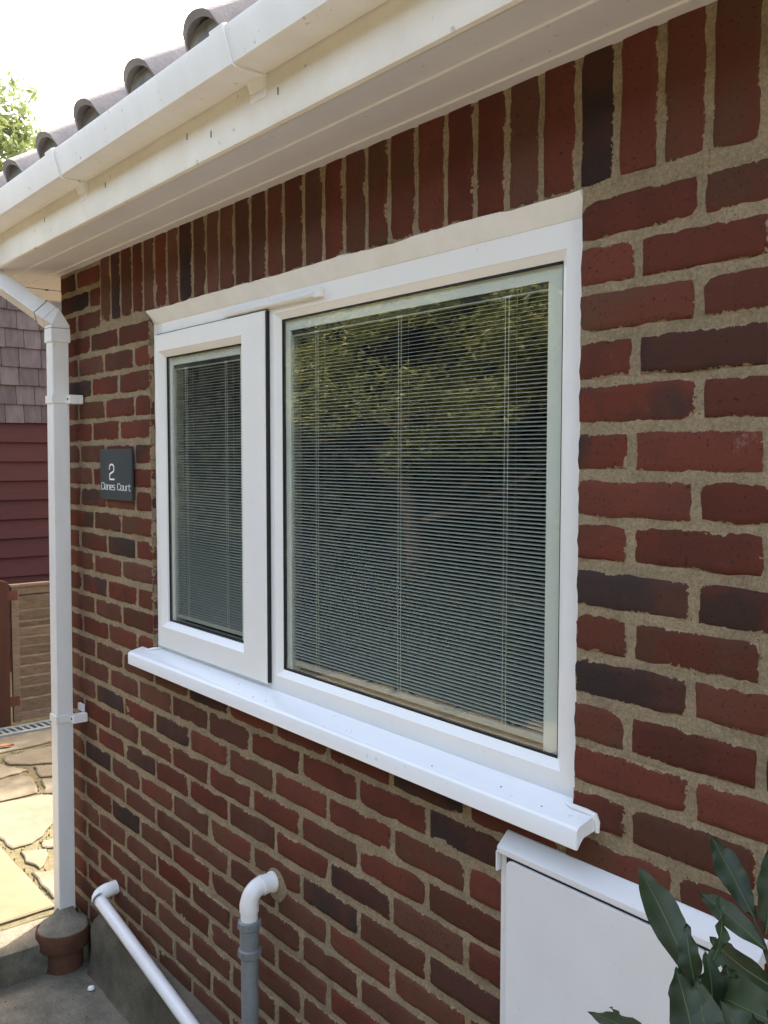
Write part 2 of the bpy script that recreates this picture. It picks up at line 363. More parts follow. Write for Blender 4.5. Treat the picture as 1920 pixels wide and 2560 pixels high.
def brick_mesh(w_, h_, depth, seed, chip=1.0):
    """rounded, slightly ragged brick: arris ring, pillowed face, sides"""
    r = random.Random(seed); mb = MB()
    x0, x1, z0, z1 = -w_/2, w_/2, -h_/2, h_/2
    def side(n): return [i/n for i in range(n)]
    nl = 8 if w_ > h_ else 4; ns = 4 if w_ > h_ else 8
    if abs(w_-h_) < 0.06: nl = 5
    pts = []
    for t in side(nl): pts.append((x0+(x1-x0)*t, z0, 0, -1))
    for t in side(ns): pts.append((x1, z0+(z1-z0)*t, 1, 0))
    for t in side(nl): pts.append((x1-(x1-x0)*t, z1, 0, 1))
    for t in side(ns): pts.append((x0, z1-(z1-z0)*t, -1, 0))
    n = len(pts); ring = []
    for i, (x, z, ax, az) in enumerate(pts):
        corner = (abs(abs(x)-w_/2) < 1e-6 and abs(abs(z)-h_/2) < 1e-6)
        k = 0.0012 if corner else 0.0
        j = r.uniform(-0.0020, 0.0016)*chip
        x += -math.copysign(k, x) + ax*j; z += -math.copysign(k, z) + az*j
        if corner and r.random() < 0.13*chip: x -= math.copysign(r.uniform(0.002, 0.006), x); z -= math.copysign(r.uniform(0.002, 0.005), z)
        ring.append((x, z))
    yf = -r.uniform(0.0, 0.0016); tx = r.uniform(-0.0012, 0.0012); tz = r.uniform(-0.001, 0.001)
    def plane(x, z): return yf + tx*x/(w_/2) + tz*z/(h_/2)
    V = []; A = []
    for x, z in ring: V.append((x, depth, z)); A.append(0.0)
    for x, z in ring: V.append((x, 0.0022, z)); A.append(0.0)
    for x, z in ring:
        sx = x*(1-0.0035/(w_/2)); sz = z*(1-0.0035/(h_/2)); V.append((sx, plane(sx, sz)+0.0006, sz)); A.append(0.28)
    for x, z in ring:
        sx = x*(1-0.013/(w_/2)); sz = z*(1-0.013/(h_/2)); V.append((sx, plane(sx, sz)-0.0002+r.uniform(-.0003, .0003), sz)); A.append(1.0)
    fs = []
    for L_ in range(3):
        for i in range(n):
            a = L_*n+i; b = L_*n+(i+1) % n; fs.append((a, b, b+n, a+n))
    fs.append(tuple(3*n+i for i in range(n)))
    mb.add(V, fs); mb.attr = A
    return mb

bricks = []   # (cx, cz, w, h, kind)
XL = -2.20508; PH = 0.11453; J = 0.0135
DARK = {}     # (course, x) -> kind
def kind_for(k, cx, seed):
    fixed = {(2, .22): 'dark', (1, .11): 'mixed', (0, .05): 'mixed', (-3, .11): 'dark', (-5, .11): 'dark', (-7, .11): 'mixed', (-2, .44): 'dark',
             (-6, .44): 'dark', (-9, -.37): 'dark', (-9, -1.29): 'dark', (-10, -.26): 'dark', (-11, -1.52): 'dark', (-13, -1.75): 'dark', (-13, -.60): 'dark',
             (-14, -.72): 'dark', (-14, -.26): 'dark', (-4, -1.86): 'dark', (-4, -2.09): 'brown', (-6, -2.09): 'mixed', (-6, -1.86): 'mixed',
             (-11, -1.97): 'dark', (-14, -2.09): 'dark', (3, -2.28): 'dark', (7, -2.2): 'dark', (0, -2.2): 'dark', (-16, -1.86): 'dark', (4, -2.2): 'dark',
             (5, .11): 'red', (4, .05): 'red', (4, .22): 'red', (3, .11): 'brown', (2, .05): 'red', (0, .22): 'red', (-1, .11): 'red', (-2, .05): 'red', (-2, .22): 'red'}
    for (kk, xx), v in fixed.items():
        if kk == k and abs(cx-xx) < 0.065: return v
    r = random.Random(seed).random()
    q = random.Random(seed+5).random()
    if k <= -9 and cx < -0.3 and q < min(0.6, 0.08+0.06*(-9-k)+max(0, -1.0-cx)*0.30): return 'dull'
    if k > -9 and cx < -1.6 and q < 0.28: return 'dull'
    if k <= -14: return 'brown' if r < 0.66 else ('mixed' if r < 0.80 else ('dark' if r < 0.83 else 'red'))
    return 'red' if r < 0.60 else ('brown' if r < 0.88 else ('mixed' if r < 0.98 else 'dark'))

def course(k):
    zc = (k+0.5)*0.075
    dz = 0.0018*math.sin(k*2.3)
    heads = []
    odd = (k % 2 != 0)
    left = [XL+PH*h for h in range(-1, 30) if (h % 2 != 0) == odd]
    segs = []
    def run(a, b, hs):
        xs = [a] + [h for h in hs if a+0.045 < h < b-0.045] + [b]
        return xs
    spans = []
    if k >= 6:                       # beside the soldier course: only the left pier
        spans.append((XC, -2.003))
    elif k >= -8:
        spans.append((XC, WX0)); spans.append((WX1, 2.35))
    else:
        spans.append((XC, 2.35))
    for a, b in spans:
        if a == WX1:
            hs = [0.22+0.225*i for i in range(12)] if odd else [0.1075+0.225*i for i in range(12)]
        else:
            hs = left
        hs = [h+rnd.uniform(-0.004, 0.004) for h in hs]
        xs = run(a, b, hs)
        for i in range(len(xs)-1):
            lo = xs[i] + (J/2 if i > 0 else 0); hi = xs[i+1] - (J/2 if i < len(xs)-2 else 0)
            if a == WX1 and i == 0: lo = -0.0022
            if hi-lo < 0.03: continue
            bricks.append(((lo+hi)/2, zc+dz+rnd.uniform(-.0012, .0012), hi-lo-rnd.uniform(0, .004), 0.0618-rnd.uniform(0, .0045), kind_for(k, (lo+hi)/2, k*977+i*31+int(a*10))))
for k in range(-23, 9): course(k)
SJ = [-2.003, -1.916, -1.836, -1.749, -1.671, -1.592, -1.51, -1.436, -1.352, -1.275, -1.202, -1.124, -1.044, -.968, -.893, -.807, -.729, -.652,
      -.573, -.498, -.412, -.328, -.249, -.169, -.091, -.011, .066, .147, .227, .311]
while SJ[-1] < 2.3: SJ.append(SJ[-1]+0.08)
for i in range(len(SJ)-1):
    a, b = SJ[i], SJ[i+1]; g = 0.0130 if a > -0.1 else 0.0105
    r = random.Random(i*7+3).random()
    kd = 'dull' if r < 0.32 else 'brown' if r < 0.60 else ('red' if r < 0.96 else ('mixed' if r < 0.97 else 'dark'))
    if abs(a+.011) < .01: kd = 'dark'
    if i == 1: kd = 'dark'
    zb = 0.467 if (a > -1.63 and b < 0.01) else 0.470
    bricks.append(((a+b)/2, (zb+0.690)/2, b-a-g, 0.690-zb, kd))
def score(b):
    cx, cz = b[0], b[1]
    d = Vector((cx, 0, cz))-cam.matrix_world.translation
    kz = d.dot(fw)
    if kz < 0.05: return 1e9
    u = 960+F_PX*d.dot(rt2)/kz; v = 1280-F_PX*d.dot(up2)/kz
    if u < -60 or u > 2100 or v < -250 or v > 2680: return 1e6+kz
    return kz*kz
bricks.sort(key=score)
rest = {}
for i, (cx, cz, bw, bh, kd) in enumerate(bricks):
    mb = brick_mesh(bw, bh, 0.09, 1000+i, 1.0)
    if i < 300:
        at = mb.attr
        me = bpy.data.meshes.new('brick'); me.from_pydata(mb.v, [], mb.f)
        a = me.attributes.new('edge', 'FLOAT', 'POINT'); a.data.foreach_set('value', at)
        me.shade_smooth()
        try: me.set_sharp_from_angle(angle=math.radians(50))
        except Exception: pass
        me.materials.append(M[kd])
        place('brick', me, (cx, 0, cz), wall)
    else:
        R_ = rest.setdefault(kd, MB());
        if R_.attr is None: R_.attr = []
        R_.add([(v[0]+cx, v[1], v[2]+cz) for v in mb.v], mb.f); R_.attr += mb.attr
if rest:
    allb = MB(); allb.attr = []; mats = []; idx = []
    for kd, R_ in rest.items():
        mats.append(M[kd]); idx += [len(mats)-1]*len(R_.f); allb.add(R_.v, R_.f); allb.attr += R_.attr
    o = allb.build('bricks_out_of_reach', mats[0], wall, kind='stuff')
    o.name = 'brick_remainder'
    for mm in mats[1:]: o.data.materials.append(mm)
    o.data.polygons.foreach_set('material_index', idx)

# ---- inner skin and dark room behind the window
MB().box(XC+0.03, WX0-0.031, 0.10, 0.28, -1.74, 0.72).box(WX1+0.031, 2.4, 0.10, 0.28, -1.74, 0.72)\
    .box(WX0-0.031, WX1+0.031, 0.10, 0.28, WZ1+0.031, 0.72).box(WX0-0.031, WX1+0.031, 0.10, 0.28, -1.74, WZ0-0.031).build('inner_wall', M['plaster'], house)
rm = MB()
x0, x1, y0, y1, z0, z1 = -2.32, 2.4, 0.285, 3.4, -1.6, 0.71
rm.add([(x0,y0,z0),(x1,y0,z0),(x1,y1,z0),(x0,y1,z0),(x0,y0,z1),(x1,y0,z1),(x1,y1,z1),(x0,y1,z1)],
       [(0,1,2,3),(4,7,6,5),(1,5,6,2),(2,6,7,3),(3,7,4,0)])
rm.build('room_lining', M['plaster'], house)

# ---- plinth (cement fillet along the foot of the wall)
def plinth():
    mb = MB(); n = 90; xa, xb = -2.045, 2.4
    prof = [(0.02, -1.545), (-0.012, -1.553), (-0.040, -1.568), (-0.052, -1.60), (-0.055, -1.66), (-0.060, -1.72), (-0.075, -1.752), (0.02, -1.76)]
    for i in range(n+1):
        x = xa+(xb-xa)*i/n
        for j, (y, z) in enumerate(prof):
            e = 0.008*nz(x, z, j, 7)+0.004*nz(x, z, 5, 30)
            mb.v.append((x+(0.006*nz(j, 1, 2, 1.3) if i == 0 else 0), y+(e if 0 < j < 7 else 0), z+(e*0.7 if 0 < j < 4 else 0)))
    m_ = len(prof)
    for i in range(n):
        for j in range(m_-1):
            a = i*m_+j; mb.f.append((a, a+1, a+m_+1, a+m_))
    mb.f.append(tuple(range(m_-1, -1, -1)))
    mb.build('plinth', M['plinth'], house, smooth=True)
plinth()

# ---- eaves: soffit, fascia, hipped return on the left
ZS = 0.678; YF = -0.215; XE = -2.875
def soffit_strip(y0, y1, xa, xb, nm):
    MB().box(xa, xb, y0, y1, ZS, ZS+0.009).build(nm, M['soffit'], house, bevel=0.0012)
soffit_strip(-0.137, YF, XC-0.2, 2.4, 'soffit_board'); soffit_strip(-0.036, -0.1335, XC-0.2, 2.4, 'soffit_board'); soffit_strip(0.004, -0.0325, XC-0.2, 2.4, 'soffit_board')
MB().box(XC-0.2, 2.4, YF, 0.0, ZS+0.0095, ZS+0.016).build('soffit_backing', M['soffit'], house)
MB().box(XC-0.199, 2.4, -0.1372, -0.1332, ZS-0.0035, ZS+0.004).build('soffit_joint_trim', M['upvc'], house, bevel=0.0012)
MB().box(XC-0.199, 2.4, -0.0362, -0.0322, ZS-0.0035, ZS+0.004).build('soffit_joint_trim', M['upvc'], house, bevel=0.0012)
# left return
MB().box(-2.655, XC-0.2005, YF, 3.5, ZS-0.0005, ZS+0.010).build('soffit_board', M['soffit'], house, bevel=0.001)
MB().box(XC-0.1995, XC+0.0, 0.0045, 3.5, ZS-0.0005, ZS+0.010).build('soffit_board', M['soffit'], house, bevel=0.001)
MB().box(XE, -2.659, YF, 3.5, ZS-0.0005, ZS+0.010).build('soffit_board', M['soffit'], house, bevel=0.001)
for yy in (-0.03, 0.085):
    MB().lathe(-2.656, yy-0.03, [(0.0075, ZS-0.004), (0.006, ZS-0.002), (0.0075, ZS)], 10).build('screw_cap', M['bark'], house)
MB().box(-2.6600, -2.6540, YF, 3.5, ZS-0.0015, ZS+0.012).build('soffit_gap_strip', M['black'], house)  # dark strip just below the boards, painting the shade of their gap
MB().prism([(YF+0.002, ZS-0.003), (YF-0.006, ZS-0.006), (YF-0.013, ZS-0.003), (YF-0.015, ZS+0.006), (YF-0.015, ZS+0.20), (YF+0.002, ZS+0.20)], 'x', XE-0.012, 2.4)\
    .build('fascia_board', M['fascia'], house, smooth=True)
MB().box(XE-0.014, XE, YF-0.0005, 3.5, ZS-0.004, ZS+0.20).build('fascia_board', M['fascia'], house, bevel=0.002)

# ---- window
def ring(mb, ox0, ox1, oz0, oz1, ix0, ix1, iz0, iz1, yface, yglass, bead=0.016, ych=0.012, yback=None):
    """frame ring: flat face, then a sloped glazing bead down to the glass"""
    yb = yback if yback is not None else yglass+0.03
    def rect(x0, x1, z0, z1, y): return [(x0, y, z0), (x1, y, z0), (x1, y, z1), (x0, y, z1)]
    loops = [rect(ox0, ox1, oz0, oz1, yb), rect(ox0, ox1, oz0, oz1, yface+0.003), rect(ox0+0.003, ox1-0.003, oz0+0.003, oz1-0.003, yface),
             rect(ix0-bead, ix1+bead, iz0-bead, iz1+bead, yface), rect(ix0-bead+0.0015, ix1+bead-0.0015, iz0-bead+0.0015, iz1+bead-0.0015, yface+0.0015),
             rect(ix0, ix1, iz0, iz1, yface+ych), rect(ix0, ix1, iz0, iz1, yb)]
    o = len(mb.v)
    for l in loops: mb.v += l
    for i in range(len(loops)-1):
        for k in range(4):
            a = o+i*4+k; b = o+i*4+(k+1) % 4; mb.f.append((a, b, b+4, a+4))
def frame_piece(nm, *a, **k):
    mb = MB(); ring(mb, *a, **k)
    return mb.build(nm, M['upvc'], win)
win_c = (-0.8165, 0.0, WZ0)
win = bpy.data.objects.new('window', None); C.objects.link(win); win.parent = house; win.location = Vector(win_c)-WP[house.name]; WP[win.name] = Vector(win_c)
win.empty_display_size = 0.1
YFR = 0.020
# main frame: right light (fixed) ring and left light ring butt at the mullion
frame_piece('frame', -0.990, -0.001, -0.569, 0.452, -0.951, -0.063, -0.506, 0.366, YFR, 0.036, yback=0.09)
mb = MB(); ring(mb, -1.6325, -0.9905, -0.569, 0.452, -1.590, -1.008, -0.520, 0.366, YFR+0.0006, 0.036, bead=0.002, ych=0.004, yback=0.09)
mb.build('frame', M['upvc'], win)
frame_piece('casement', -1.6135, -0.9945, -0.549, 0.392, -1.573, -1.121, -0.469, 0.325, 0.008, 0.032, bead=0.017, ych=0.014, yback=0.045)
# dark rebate beside the casement
MB().box(-0.9944, -0.9860, 0.0125, 0.0194, -0.545, 0.390).build('weather_seal', M['gasket'], win)
MB().box(-1.6120, -0.9945, 0.0150, 0.0195, 0.3925, 0.3950).build('weather_seal', M['gasket'], win)
# gaskets, glass, spacers and blinds
def glazing(ix0, ix1, iz0, iz1, sx0, sx1, sz0, sz1, yg, cords):
    e = 0.0032
    g = MB()
    for (a, b, c_, d_) in ((ix0, ix0+e, iz0, iz1), (ix1-e, ix1, iz0, iz1), (ix0+e, ix1-e, iz0, iz0+e), (ix0+e, ix1-e, iz1-e, iz1)): g.box(a, b, yg-0.0025, yg+0.010, c_, d_)
    g.build('glazing_gasket', M['gasket'], win)
    MB().add([(ix0+.001, yg, iz0+.001), (ix1-.001, yg, iz0+.001), (ix1-.001, yg, iz1-.001), (ix0+.001, yg, iz1-.001)], [(0, 1, 2, 3)]).build('glass_pane', M['glass'], win)
    s = MB(); ys = yg+0.006
    s.box(ix0-0.01, sx0, ys, ys+0.026, iz0-0.01, iz1+0.01); s.box(sx1, ix1+0.01, ys, ys+0.026, iz0-0.01, iz1+0.01); s.box(sx0+.0001, sx1-.0001, ys, ys+0.026, sz1, iz1+0.01)
    s.box(sx0+.0001, sx1-.0001, ys+0.002, ys+0.026, iz0-0.02, iz0+0.0005)
    s.build('spacer_frame', M['spacer'], win)
    yc = yg+0.016
    # head rail, bottom rail
    MB().box(sx0+0.001, sx1-0.001, yc-0.006, yc+0.006, sz1-0.011, sz1-0.001).build('head_rail', M['gasket'], win)
    MB().box(sx0+0.0012, sx1-0.0012, yc-0.0068, yc+0.0066, sz1-0.0145, sz1-0.0122).build('head_rail', M['slat'], win)
    zb = sz0
    MB().prism([(yc-0.0065, zb), (yc+0.0065, zb+0.002), (yc+0.0065, zb+0.014), (yc-0.0065, zb+0.012)], 'x', sx0+0.002, sx1-0.002).build('bottom_rail', M['slat'], win, bevel=0.001)
    # slats share one mesh
    wdt = (sx1-sx0)/2-0.0015; hw = 0.0062; tilt = math.radians(13)
    prof = []
    for t in (-1, -0.5, 0, 0.5, 1):
        y = hw*t; z = 0.0006*(1-t*t); prof.append((y*math.cos(tilt)-z*math.sin(tilt), y*math.sin(tilt)+z*math.cos(tilt)))
    v = []; f = []
    for (y, z) in prof: v += [(-wdt, y, z), (wdt, y, z)]
    for i in range(4): f.append((2*i, 2*i+1, 2*i+3, 2*i+2))
    for (y, z) in prof: v += [(-wdt, y, z-0.0004), (wdt, y, z-0.0004)]
    for i in range(4): a = 10+2*i; f.append((a, a+2, a+3, a+1))
    f += [(0, 10, 11, 1), (8, 9, 19, 18)]
    me = bpy.data.meshes.new('blind_slat'); me.from_pydata(v, [], f); me.shade_smooth(); me.materials.append(M['slat'])
    z = sz1-0.0215; lr = random.Random(5)
    while z > zb+0.018:
        place('blind_slat', me, ((sx0+sx1)/2, yc, z), win, rot=(lr.uniform(-0.02, 0.02), lr.uniform(-0.0004, 0.0004), 0)); z -= 0.0077
    for cx in cords:
        for dx in (-0.0045, 0.0045):
            MB().tube([(cx+dx, yc-0.0072, sz1-0.012), (cx+dx, yc-0.0072, zb+0.004)], 0.00062, 5, cap=False).build('ladder_cord', M['cord'], win)
        MB().box(cx-0.010, cx+0.010, yc-0.0082, yc-0.0070, sz1-0.0155, sz1-0.0120).build('cord_clip', M['cord'], win)
        MB().tube([(cx+0.010, yc+0.0085, sz1-0.012), (cx+0.010, yc+0.0085, zb+0.004)], 0.0005, 4, cap=False).build('ladder_cord', M['cord'], win)
glazing(-0.951, -0.063, -0.506, 0.366, -0.926, -0.105, -0.492, 0.338, 0.036, (-0.818, -0.514, -0.206))
glazing(-1.573, -1.121, -0.469, 0.325, -1.549, -1.157, -0.456, 0.300, 0.030, (-1.470, -1.238))
# trickle vent
MB().prism([(0.0198, 0.395), (0.004, 0.397), (0.001, 0.402), (0.006, 0.4105), (0.0198, 0.413)], 'x', -1.186, -0.778).build('trickle_vent', M['upvc'], win, bevel=0.0012)
MB().box(-0.777, -0.755, 0.006, 0.0198, 0.394, 0.414).build('vent_end_cap', M['upvc'], win, bevel=0.0015)
# sealant / cover trim at the head: wavy bead from the brick down to the frame
def head_trim():
    mb = MB(); n = 150
    rows = []
    for i in range(n+1):
        t = i/n; x = -1.6335+(1.6325)*t; xt = -1.645+(1.644)*t
        wv = 0.0040*nz(x, 0, 0, 5)+0.0026*nz(x, 0, 7, 16)+0.0018*max(0, nz(x, 0, 3, 40))
        rows.append([(xt, 0.002, 0.4675+wv*1.4), (xt, -0.0045, 0.4645+wv), (xt*0.3+x*0.7, -0.001, 0.458), (x, 0.012, 0.438), (x, 0.0185, 0.4275), (x, 0.026, 0.425)])
    m_ = 6
    for r_ in rows: mb.v += r_
    for i in range(n):
        for j in range(m_-1):
            a = i*m_+j; mb.f.append((a, a+1, a+m_+1, a+m_))
    mb.f.append(tuple(range(m_-1, -1, -1))); mb.f.append(tuple(n*m_+j for j in range(m_)))
    mb.build('head_sealant', M['sealant'], win, smooth=True)
head_trim()
def side_bead(x, sgn, nm):
    mb = MB(); n = 120; m_ = 4
    for i in range(n+1):
        z = WZ0+(1.028)*i/n; wv = 0.0022*nz(z, sgn, 0, 14)+0.001*nz(z, sgn, 4, 50)
        mb.v += [(x, 0.0165+wv*0.6, z), (x+sgn*(0.003+wv), 0.0175+wv*0.3, z), (x+sgn*(0.006+wv), 0.0192, z), (x+sgn*0.008, 0.024, z)]
    for i in range(n):
        for j in range(m_-1):
            a = i*m_+j; mb.f.append((a, a+1, a+m_+1, a+m_) if sgn > 0 else (a, a+m_, a+m_+1, a+1))
    mb.build(nm, M['sealant'], win, smooth=True)
side_bead(WX0+0.0005, 1, 'side_sealant'); side_bead(WX1-0.0005, -1, 'side_sealant')
# sill
sp = [(0.0195, -0.5605), (-0.040, -0.5735), (-0.0475, -0.5770), (-0.0505, -0.5815), (-0.0505, -0.6125), (-0.0475, -0.6130), (-0.0470, -0.6030), (-0.0330, -0.5950), (0.0195, -0.5850)]
mb = MB(); mb.prism(sp, 'x', -1.632, -0.0015)
mb.build('sill', M['upvc_sill'], win, smooth=True)
hp = [(-0.0015, -0.5652), (-0.040, -0.5735), (-0.0475, -0.5770), (-0.0505, -0.5815), (-0.0505, -0.6125), (-0.0475, -0.6130), (-0.0470, -0.6030), (-0.0330, -0.5950), (-0.0015, -0.5900)]
MB().prism(hp, 'x', -1.702, -1.6322).build('sill_horn', M['upvc_sill'], win, smooth=True)
MB().prism(hp, 'x', -0.0013, 0.046).build('sill_horn', M['upvc_sill'], win, smooth=True)
MB().prism([(y*1.0-0.0006, z+0.0006) for y, z in hp[:6]]+[(-0.041, -0.603), (-0.0330, -0.5958), (-0.0015, -0.5908)], 'x', 0.0462, 0.0484).build('sill_end_cap', M['upvc_sill'], win, bevel=0.0008)
MB().prism([(y*1.0-0.0006, z+0.0006) for y, z in hp[:6]]+[(-0.041, -0.603), (-0.0330, -0.5958), (-0.0015, -0.5908)], 'x', -1.7046, -1.7022).build('sill_end_cap', M['upvc_sill'], win, bevel=0.0008)
MB().tube([(-0.012, -0.0035, -0.5622), (0.004, -0.0060, -0.5628), (0.03, -0.0050, -0.5635), (0.048, -0.0035, -0.566), (0.0515, -0.0025, -0.575), (0.0515, -0.002, -0.593)], [0.003, 0.0052, 0.0055, 0.006, 0.0055, 0.004], 10).build('horn_sealant', M['sealant'], win, smooth=True)
MB().tube([(-1.672, -0.004, -0.566), (-1.655, -0.012, -0.5685), (-1.640, -0.006, -0.564), (-1.628, 0.002, -0.560), (-1.612, 0.012, -0.557)], [0.002, 0.0042, 0.005, 0.0045, 0.002], 8).build('loose_sealant', M['sealant'], win, smooth=True)
for (px_, py_) in ((-0.985, -0.036), (-0.93, -0.034), (-0.15, -0.02), (-0.045, -0.03), (-1.10, -0.01), (-0.32, -0.035)):
    zz = -0.5605-0.0130*((0.0195-py_)/0.0595)
    MB().lathe(px_, py_, [(0.0012, zz-0.0004), (0.0013, zz+0.0006), (0.0007, zz+0.0014)], 8).build('dirt_fleck', M['gasket'], win)

# ---- pantile roof over the eaves
roof = MB()
RS = math.radians(33)
roof.add([(XE-0.02, -0.20, 0.845), (2.5, -0.20, 0.845), (2.5, 3.4, 0.845+3.6*math.tan(RS)*0.94), (-0.2, 3.4, 0.845+3.6*math.tan(RS)*0.94)], [(0, 1, 2, 3)])
roof.add([(XE-0.02, -0.20, 0.845), (-0.2, 3.4, 0.845+3.6*math.tan(RS)*0.94), (XE-0.02, 3.5, 0.845)], [(0, 1, 2)])
roof = roof.build('roof', M['rooftile'], house)
def tile_mesh():
    mb = MB(); W_ = 0.30; LN = 0.42; th = 0.016
    prof = []
    n = 20
    for i in range(n+1):
        x = W_*i/n
        if x < 0.155: z = 0.0035*math.sin(math.pi*x/0.155)
        else:
            t = (x-0.155)/(W_-0.155); z = 0.060*math.sin(math.pi*t)**0.34
        prof.append((x, z))
    V = []; F_ = []
    for (x, z) in prof:
        V += [(x, 0, z), (x, LN, z*0.96), (x, 0, z-th), (x, LN, z*0.96-th)]
    for i in range(n):
        a = 4*i; F_ += [(a, a+4, a+5, a+1), (a+2, a+3, a+7, a+6), (a, a+2, a+6, a+4), (a+1, a+5, a+7, a+3)]
    F_ += [(0, 1, 3, 2), (4*n, 4*n+2, 4*n+3, 4*n+1)]
    me = bpy.data.meshes.new('roof_tile'); me.from_pydata(V, [], F_); me.shade_smooth()
    try: me.set_sharp_from_angle(angle=math.radians(40))
    except Exception: pass
    me.materials.append(M['rooftile']); return me
tm = tile_mesh(); gauge = 0.335
for row in range(0, 9):
    yb_ = -0.285+row*gauge*math.cos(RS); zb_ = 0.874+row*gauge*math.sin(RS)
    for c_ in range(0, 19):
        x = -2.905+0.1+0.30*c_ + 0.03
        if x < XE-0.02+row*0.24: continue
        if x > 2.4: continue
        place('roof_tile', tm, (x, yb_+rnd.uniform(-.004, .004), zb_+rnd.uniform(-.002, .003)), roof, rot=(RS-0.05, 0, rnd.uniform(-.008, .008)))
        if row == 0:
            k = MB(); cx = x+0.2275
            ringp = []
            for i in range(9):
                a = math.pi*i/8; ringp.append((cx-0.068*math.cos(a)+rnd.uniform(-.002, .002), 0.852+(0.066+rnd.uniform(-.002, .001))*math.sin(a)**0.36))
            k.prism(ringp, 'y', -0.281, -0.20).build('tile_bedding', M['tilemortar'], roof)
# hip tiles along the left hip
for i in range(11):
    t = i/11
    p0 = Vector((XE-0.02+2.67*t, -0.20+3.6*t, 0.86+3.6*t*math.tan(RS)*0.94)); d = Vector((2.67, 3.6, 3.6*math.tan(RS)*0.94)).normalized()
    MB().tube([p0-d*0.03, p0+d*0.34], [0.115, 0.10], 12).build('hip_tile', M['rooftile'], roof, smooth=True)

# ================================================================== GUTTER
gut = thing('gutter', (-0.2, YF-0.06, 0.775), 'long white square section gutter along the eaves under the roof tiles', 'gutter')
def gutter_profile(e=0.0):
    return [(YF-0.017, 0.845+e), (YF-0.017, 0.776-e), (YF-0.084-e*0.5, 0.7755-e), (YF-0.090-e, 0.779-e*0.6), (YF-0.106-e, 0.832), (YF-0.108-e, 0.843+e), (YF-0.100, 0.846+e), (YF-0.098, 0.840),
            (YF-0.101, 0.832), (YF-0.086, 0.782), (YF-0.080, 0.7785), (YF-0.021, 0.779), (YF-0.021, 0.845)]
for a, b in ((-2.90, -1.561), (-1.5605, -0.646), (-0.6455, 2.4)):
    MB().prism(gutter_profile(0.0), 'x', a, b).build('gutter_channel', M['gutter'], gut, smooth=True)
MB().prism([(YF-0.017, 0.776), (YF-0.084, 0.7755), (YF-0.106, 0.845), (YF-0.017, 0.845)], 'x', -2.905, -2.9005).build('gutter_stop_end', M['gutter'], gut)
for xr in (-1.507, -0.594):
    MB().prism([(YF-0.0155, 0.846), (YF-0.0155, 0.752), (YF-0.022, 0.750), (YF-0.030, 0.770), (YF-0.085, 0.7715), (YF-0.0935, 0.776), (YF-0.110, 0.832), (YF-0.113, 0.846), (YF-0.103, 0.850), (YF-0.101, 0.846),
                (YF-0.107, 0.833), (YF-0.0905, 0.7785), (YF-0.083, 0.7750), (YF-0.018, 0.7755)], 'x', xr-0.052, xr).build('union_bracket', M['gutter'], gut, smooth=True)
    MB().box(xr-0.060, xr-0.002, YF-0.0165, YF-0.0150, 0.735, 0.80).build('bracket_backplate', M['gutter'], gut)
for xr in (0.35, 1.27):
    MB().prism([(YF-0.0155, 0.846), (YF-0.0155, 0.752), (YF-0.022, 0.750), (YF-0.030, 0.770), (YF-0.085, 0.7715), (YF-0.0935, 0.776), (YF-0.110, 0.832), (YF-0.113, 0.846), (YF-0.103, 0.850), (YF-0.101, 0.846),
                (YF-0.107, 0.833), (YF-0.0905, 0.7785), (YF-0.083, 0.7750), (YF-0.018, 0.7755)], 'x', xr-0.052, xr).build('union_bracket', M['gutter'], gut, smooth=True)
# nail heads on the fascia belong to the house
for x, z in ((-1.85, 0.742), (-1.39, 0.742), (-0.93, 0.745), (-0.555, 0.733), (-0.82, 0.722), (0.05, 0.74)):
    MB().box(x, x+0.003, YF-0.0158, YF-0.0148, z-0.008, z+0.006).build('drip_mark', M['bark'], house)

# ================================================================== DOWNPIPE
dpt = thing('downpipe', (-2.235, -0.074, -1.60), 'white square downpipe running from gutter offset to clay drain at house corner', 'downpipe')
def sqtube(mb, p, hw, hd):
    """p: list of (centre, xdir-half vector, ydir-half vector)"""
    o = len(mb.v)
    for (c, ux, uy) in p:
        c = Vector(c); ux = Vector(ux)*hw; uy = Vector(uy)*hd
        mb.v += [tuple(c-ux-uy), tuple(c+ux-uy), tuple(c+ux+uy), tuple(c-ux+uy)]
    n = len(p)
    for i in range(n-1):
        for k in range(4):
            a = o+i*4+k; b = o+i*4+(k+1) % 4; mb.f.append((a, b, b+4, a+4))
    mb.f.append((o+3, o+2, o+1, o)); e = o+(n-1)*4; mb.f.append((e, e+1, e+2, e+3))
    return mb
TOPZ = 0.455
topc = Vector((-2.212, -0.068, TOPZ)); botc = Vector((-2.235, -0.074, -1.605))
H = 0.029
m1 = MB(); sqtube(m1, [(botc, (1,0,0), (0,1,0)), (topc, (1,0,0), (0,1,0))], H, H); m1.build('pipe', M['downpipe'], dpt, bevel=0.004)
# socket collar + elbow
m2 = MB(); sqtube(m2, [(topc+Vector((0,0,-0.035)), (1,0,0), (0,1,0)), (topc+Vector((0,0,0.012)), (1,0,0), (0,1,0))], H+0.0045, H+0.0045); m2.build('pipe_socket', M['downpipe'], dpt, bevel=0.0025)
dirn = Vector((-0.20, -0.165, 0.175)).normalized()
ob = topc+Vector((0.0, 0.0, 0.035))
side_v = dirn.cross(Vector((0,0,1))).normalized(); upn = side_v.cross(dirn).normalized()
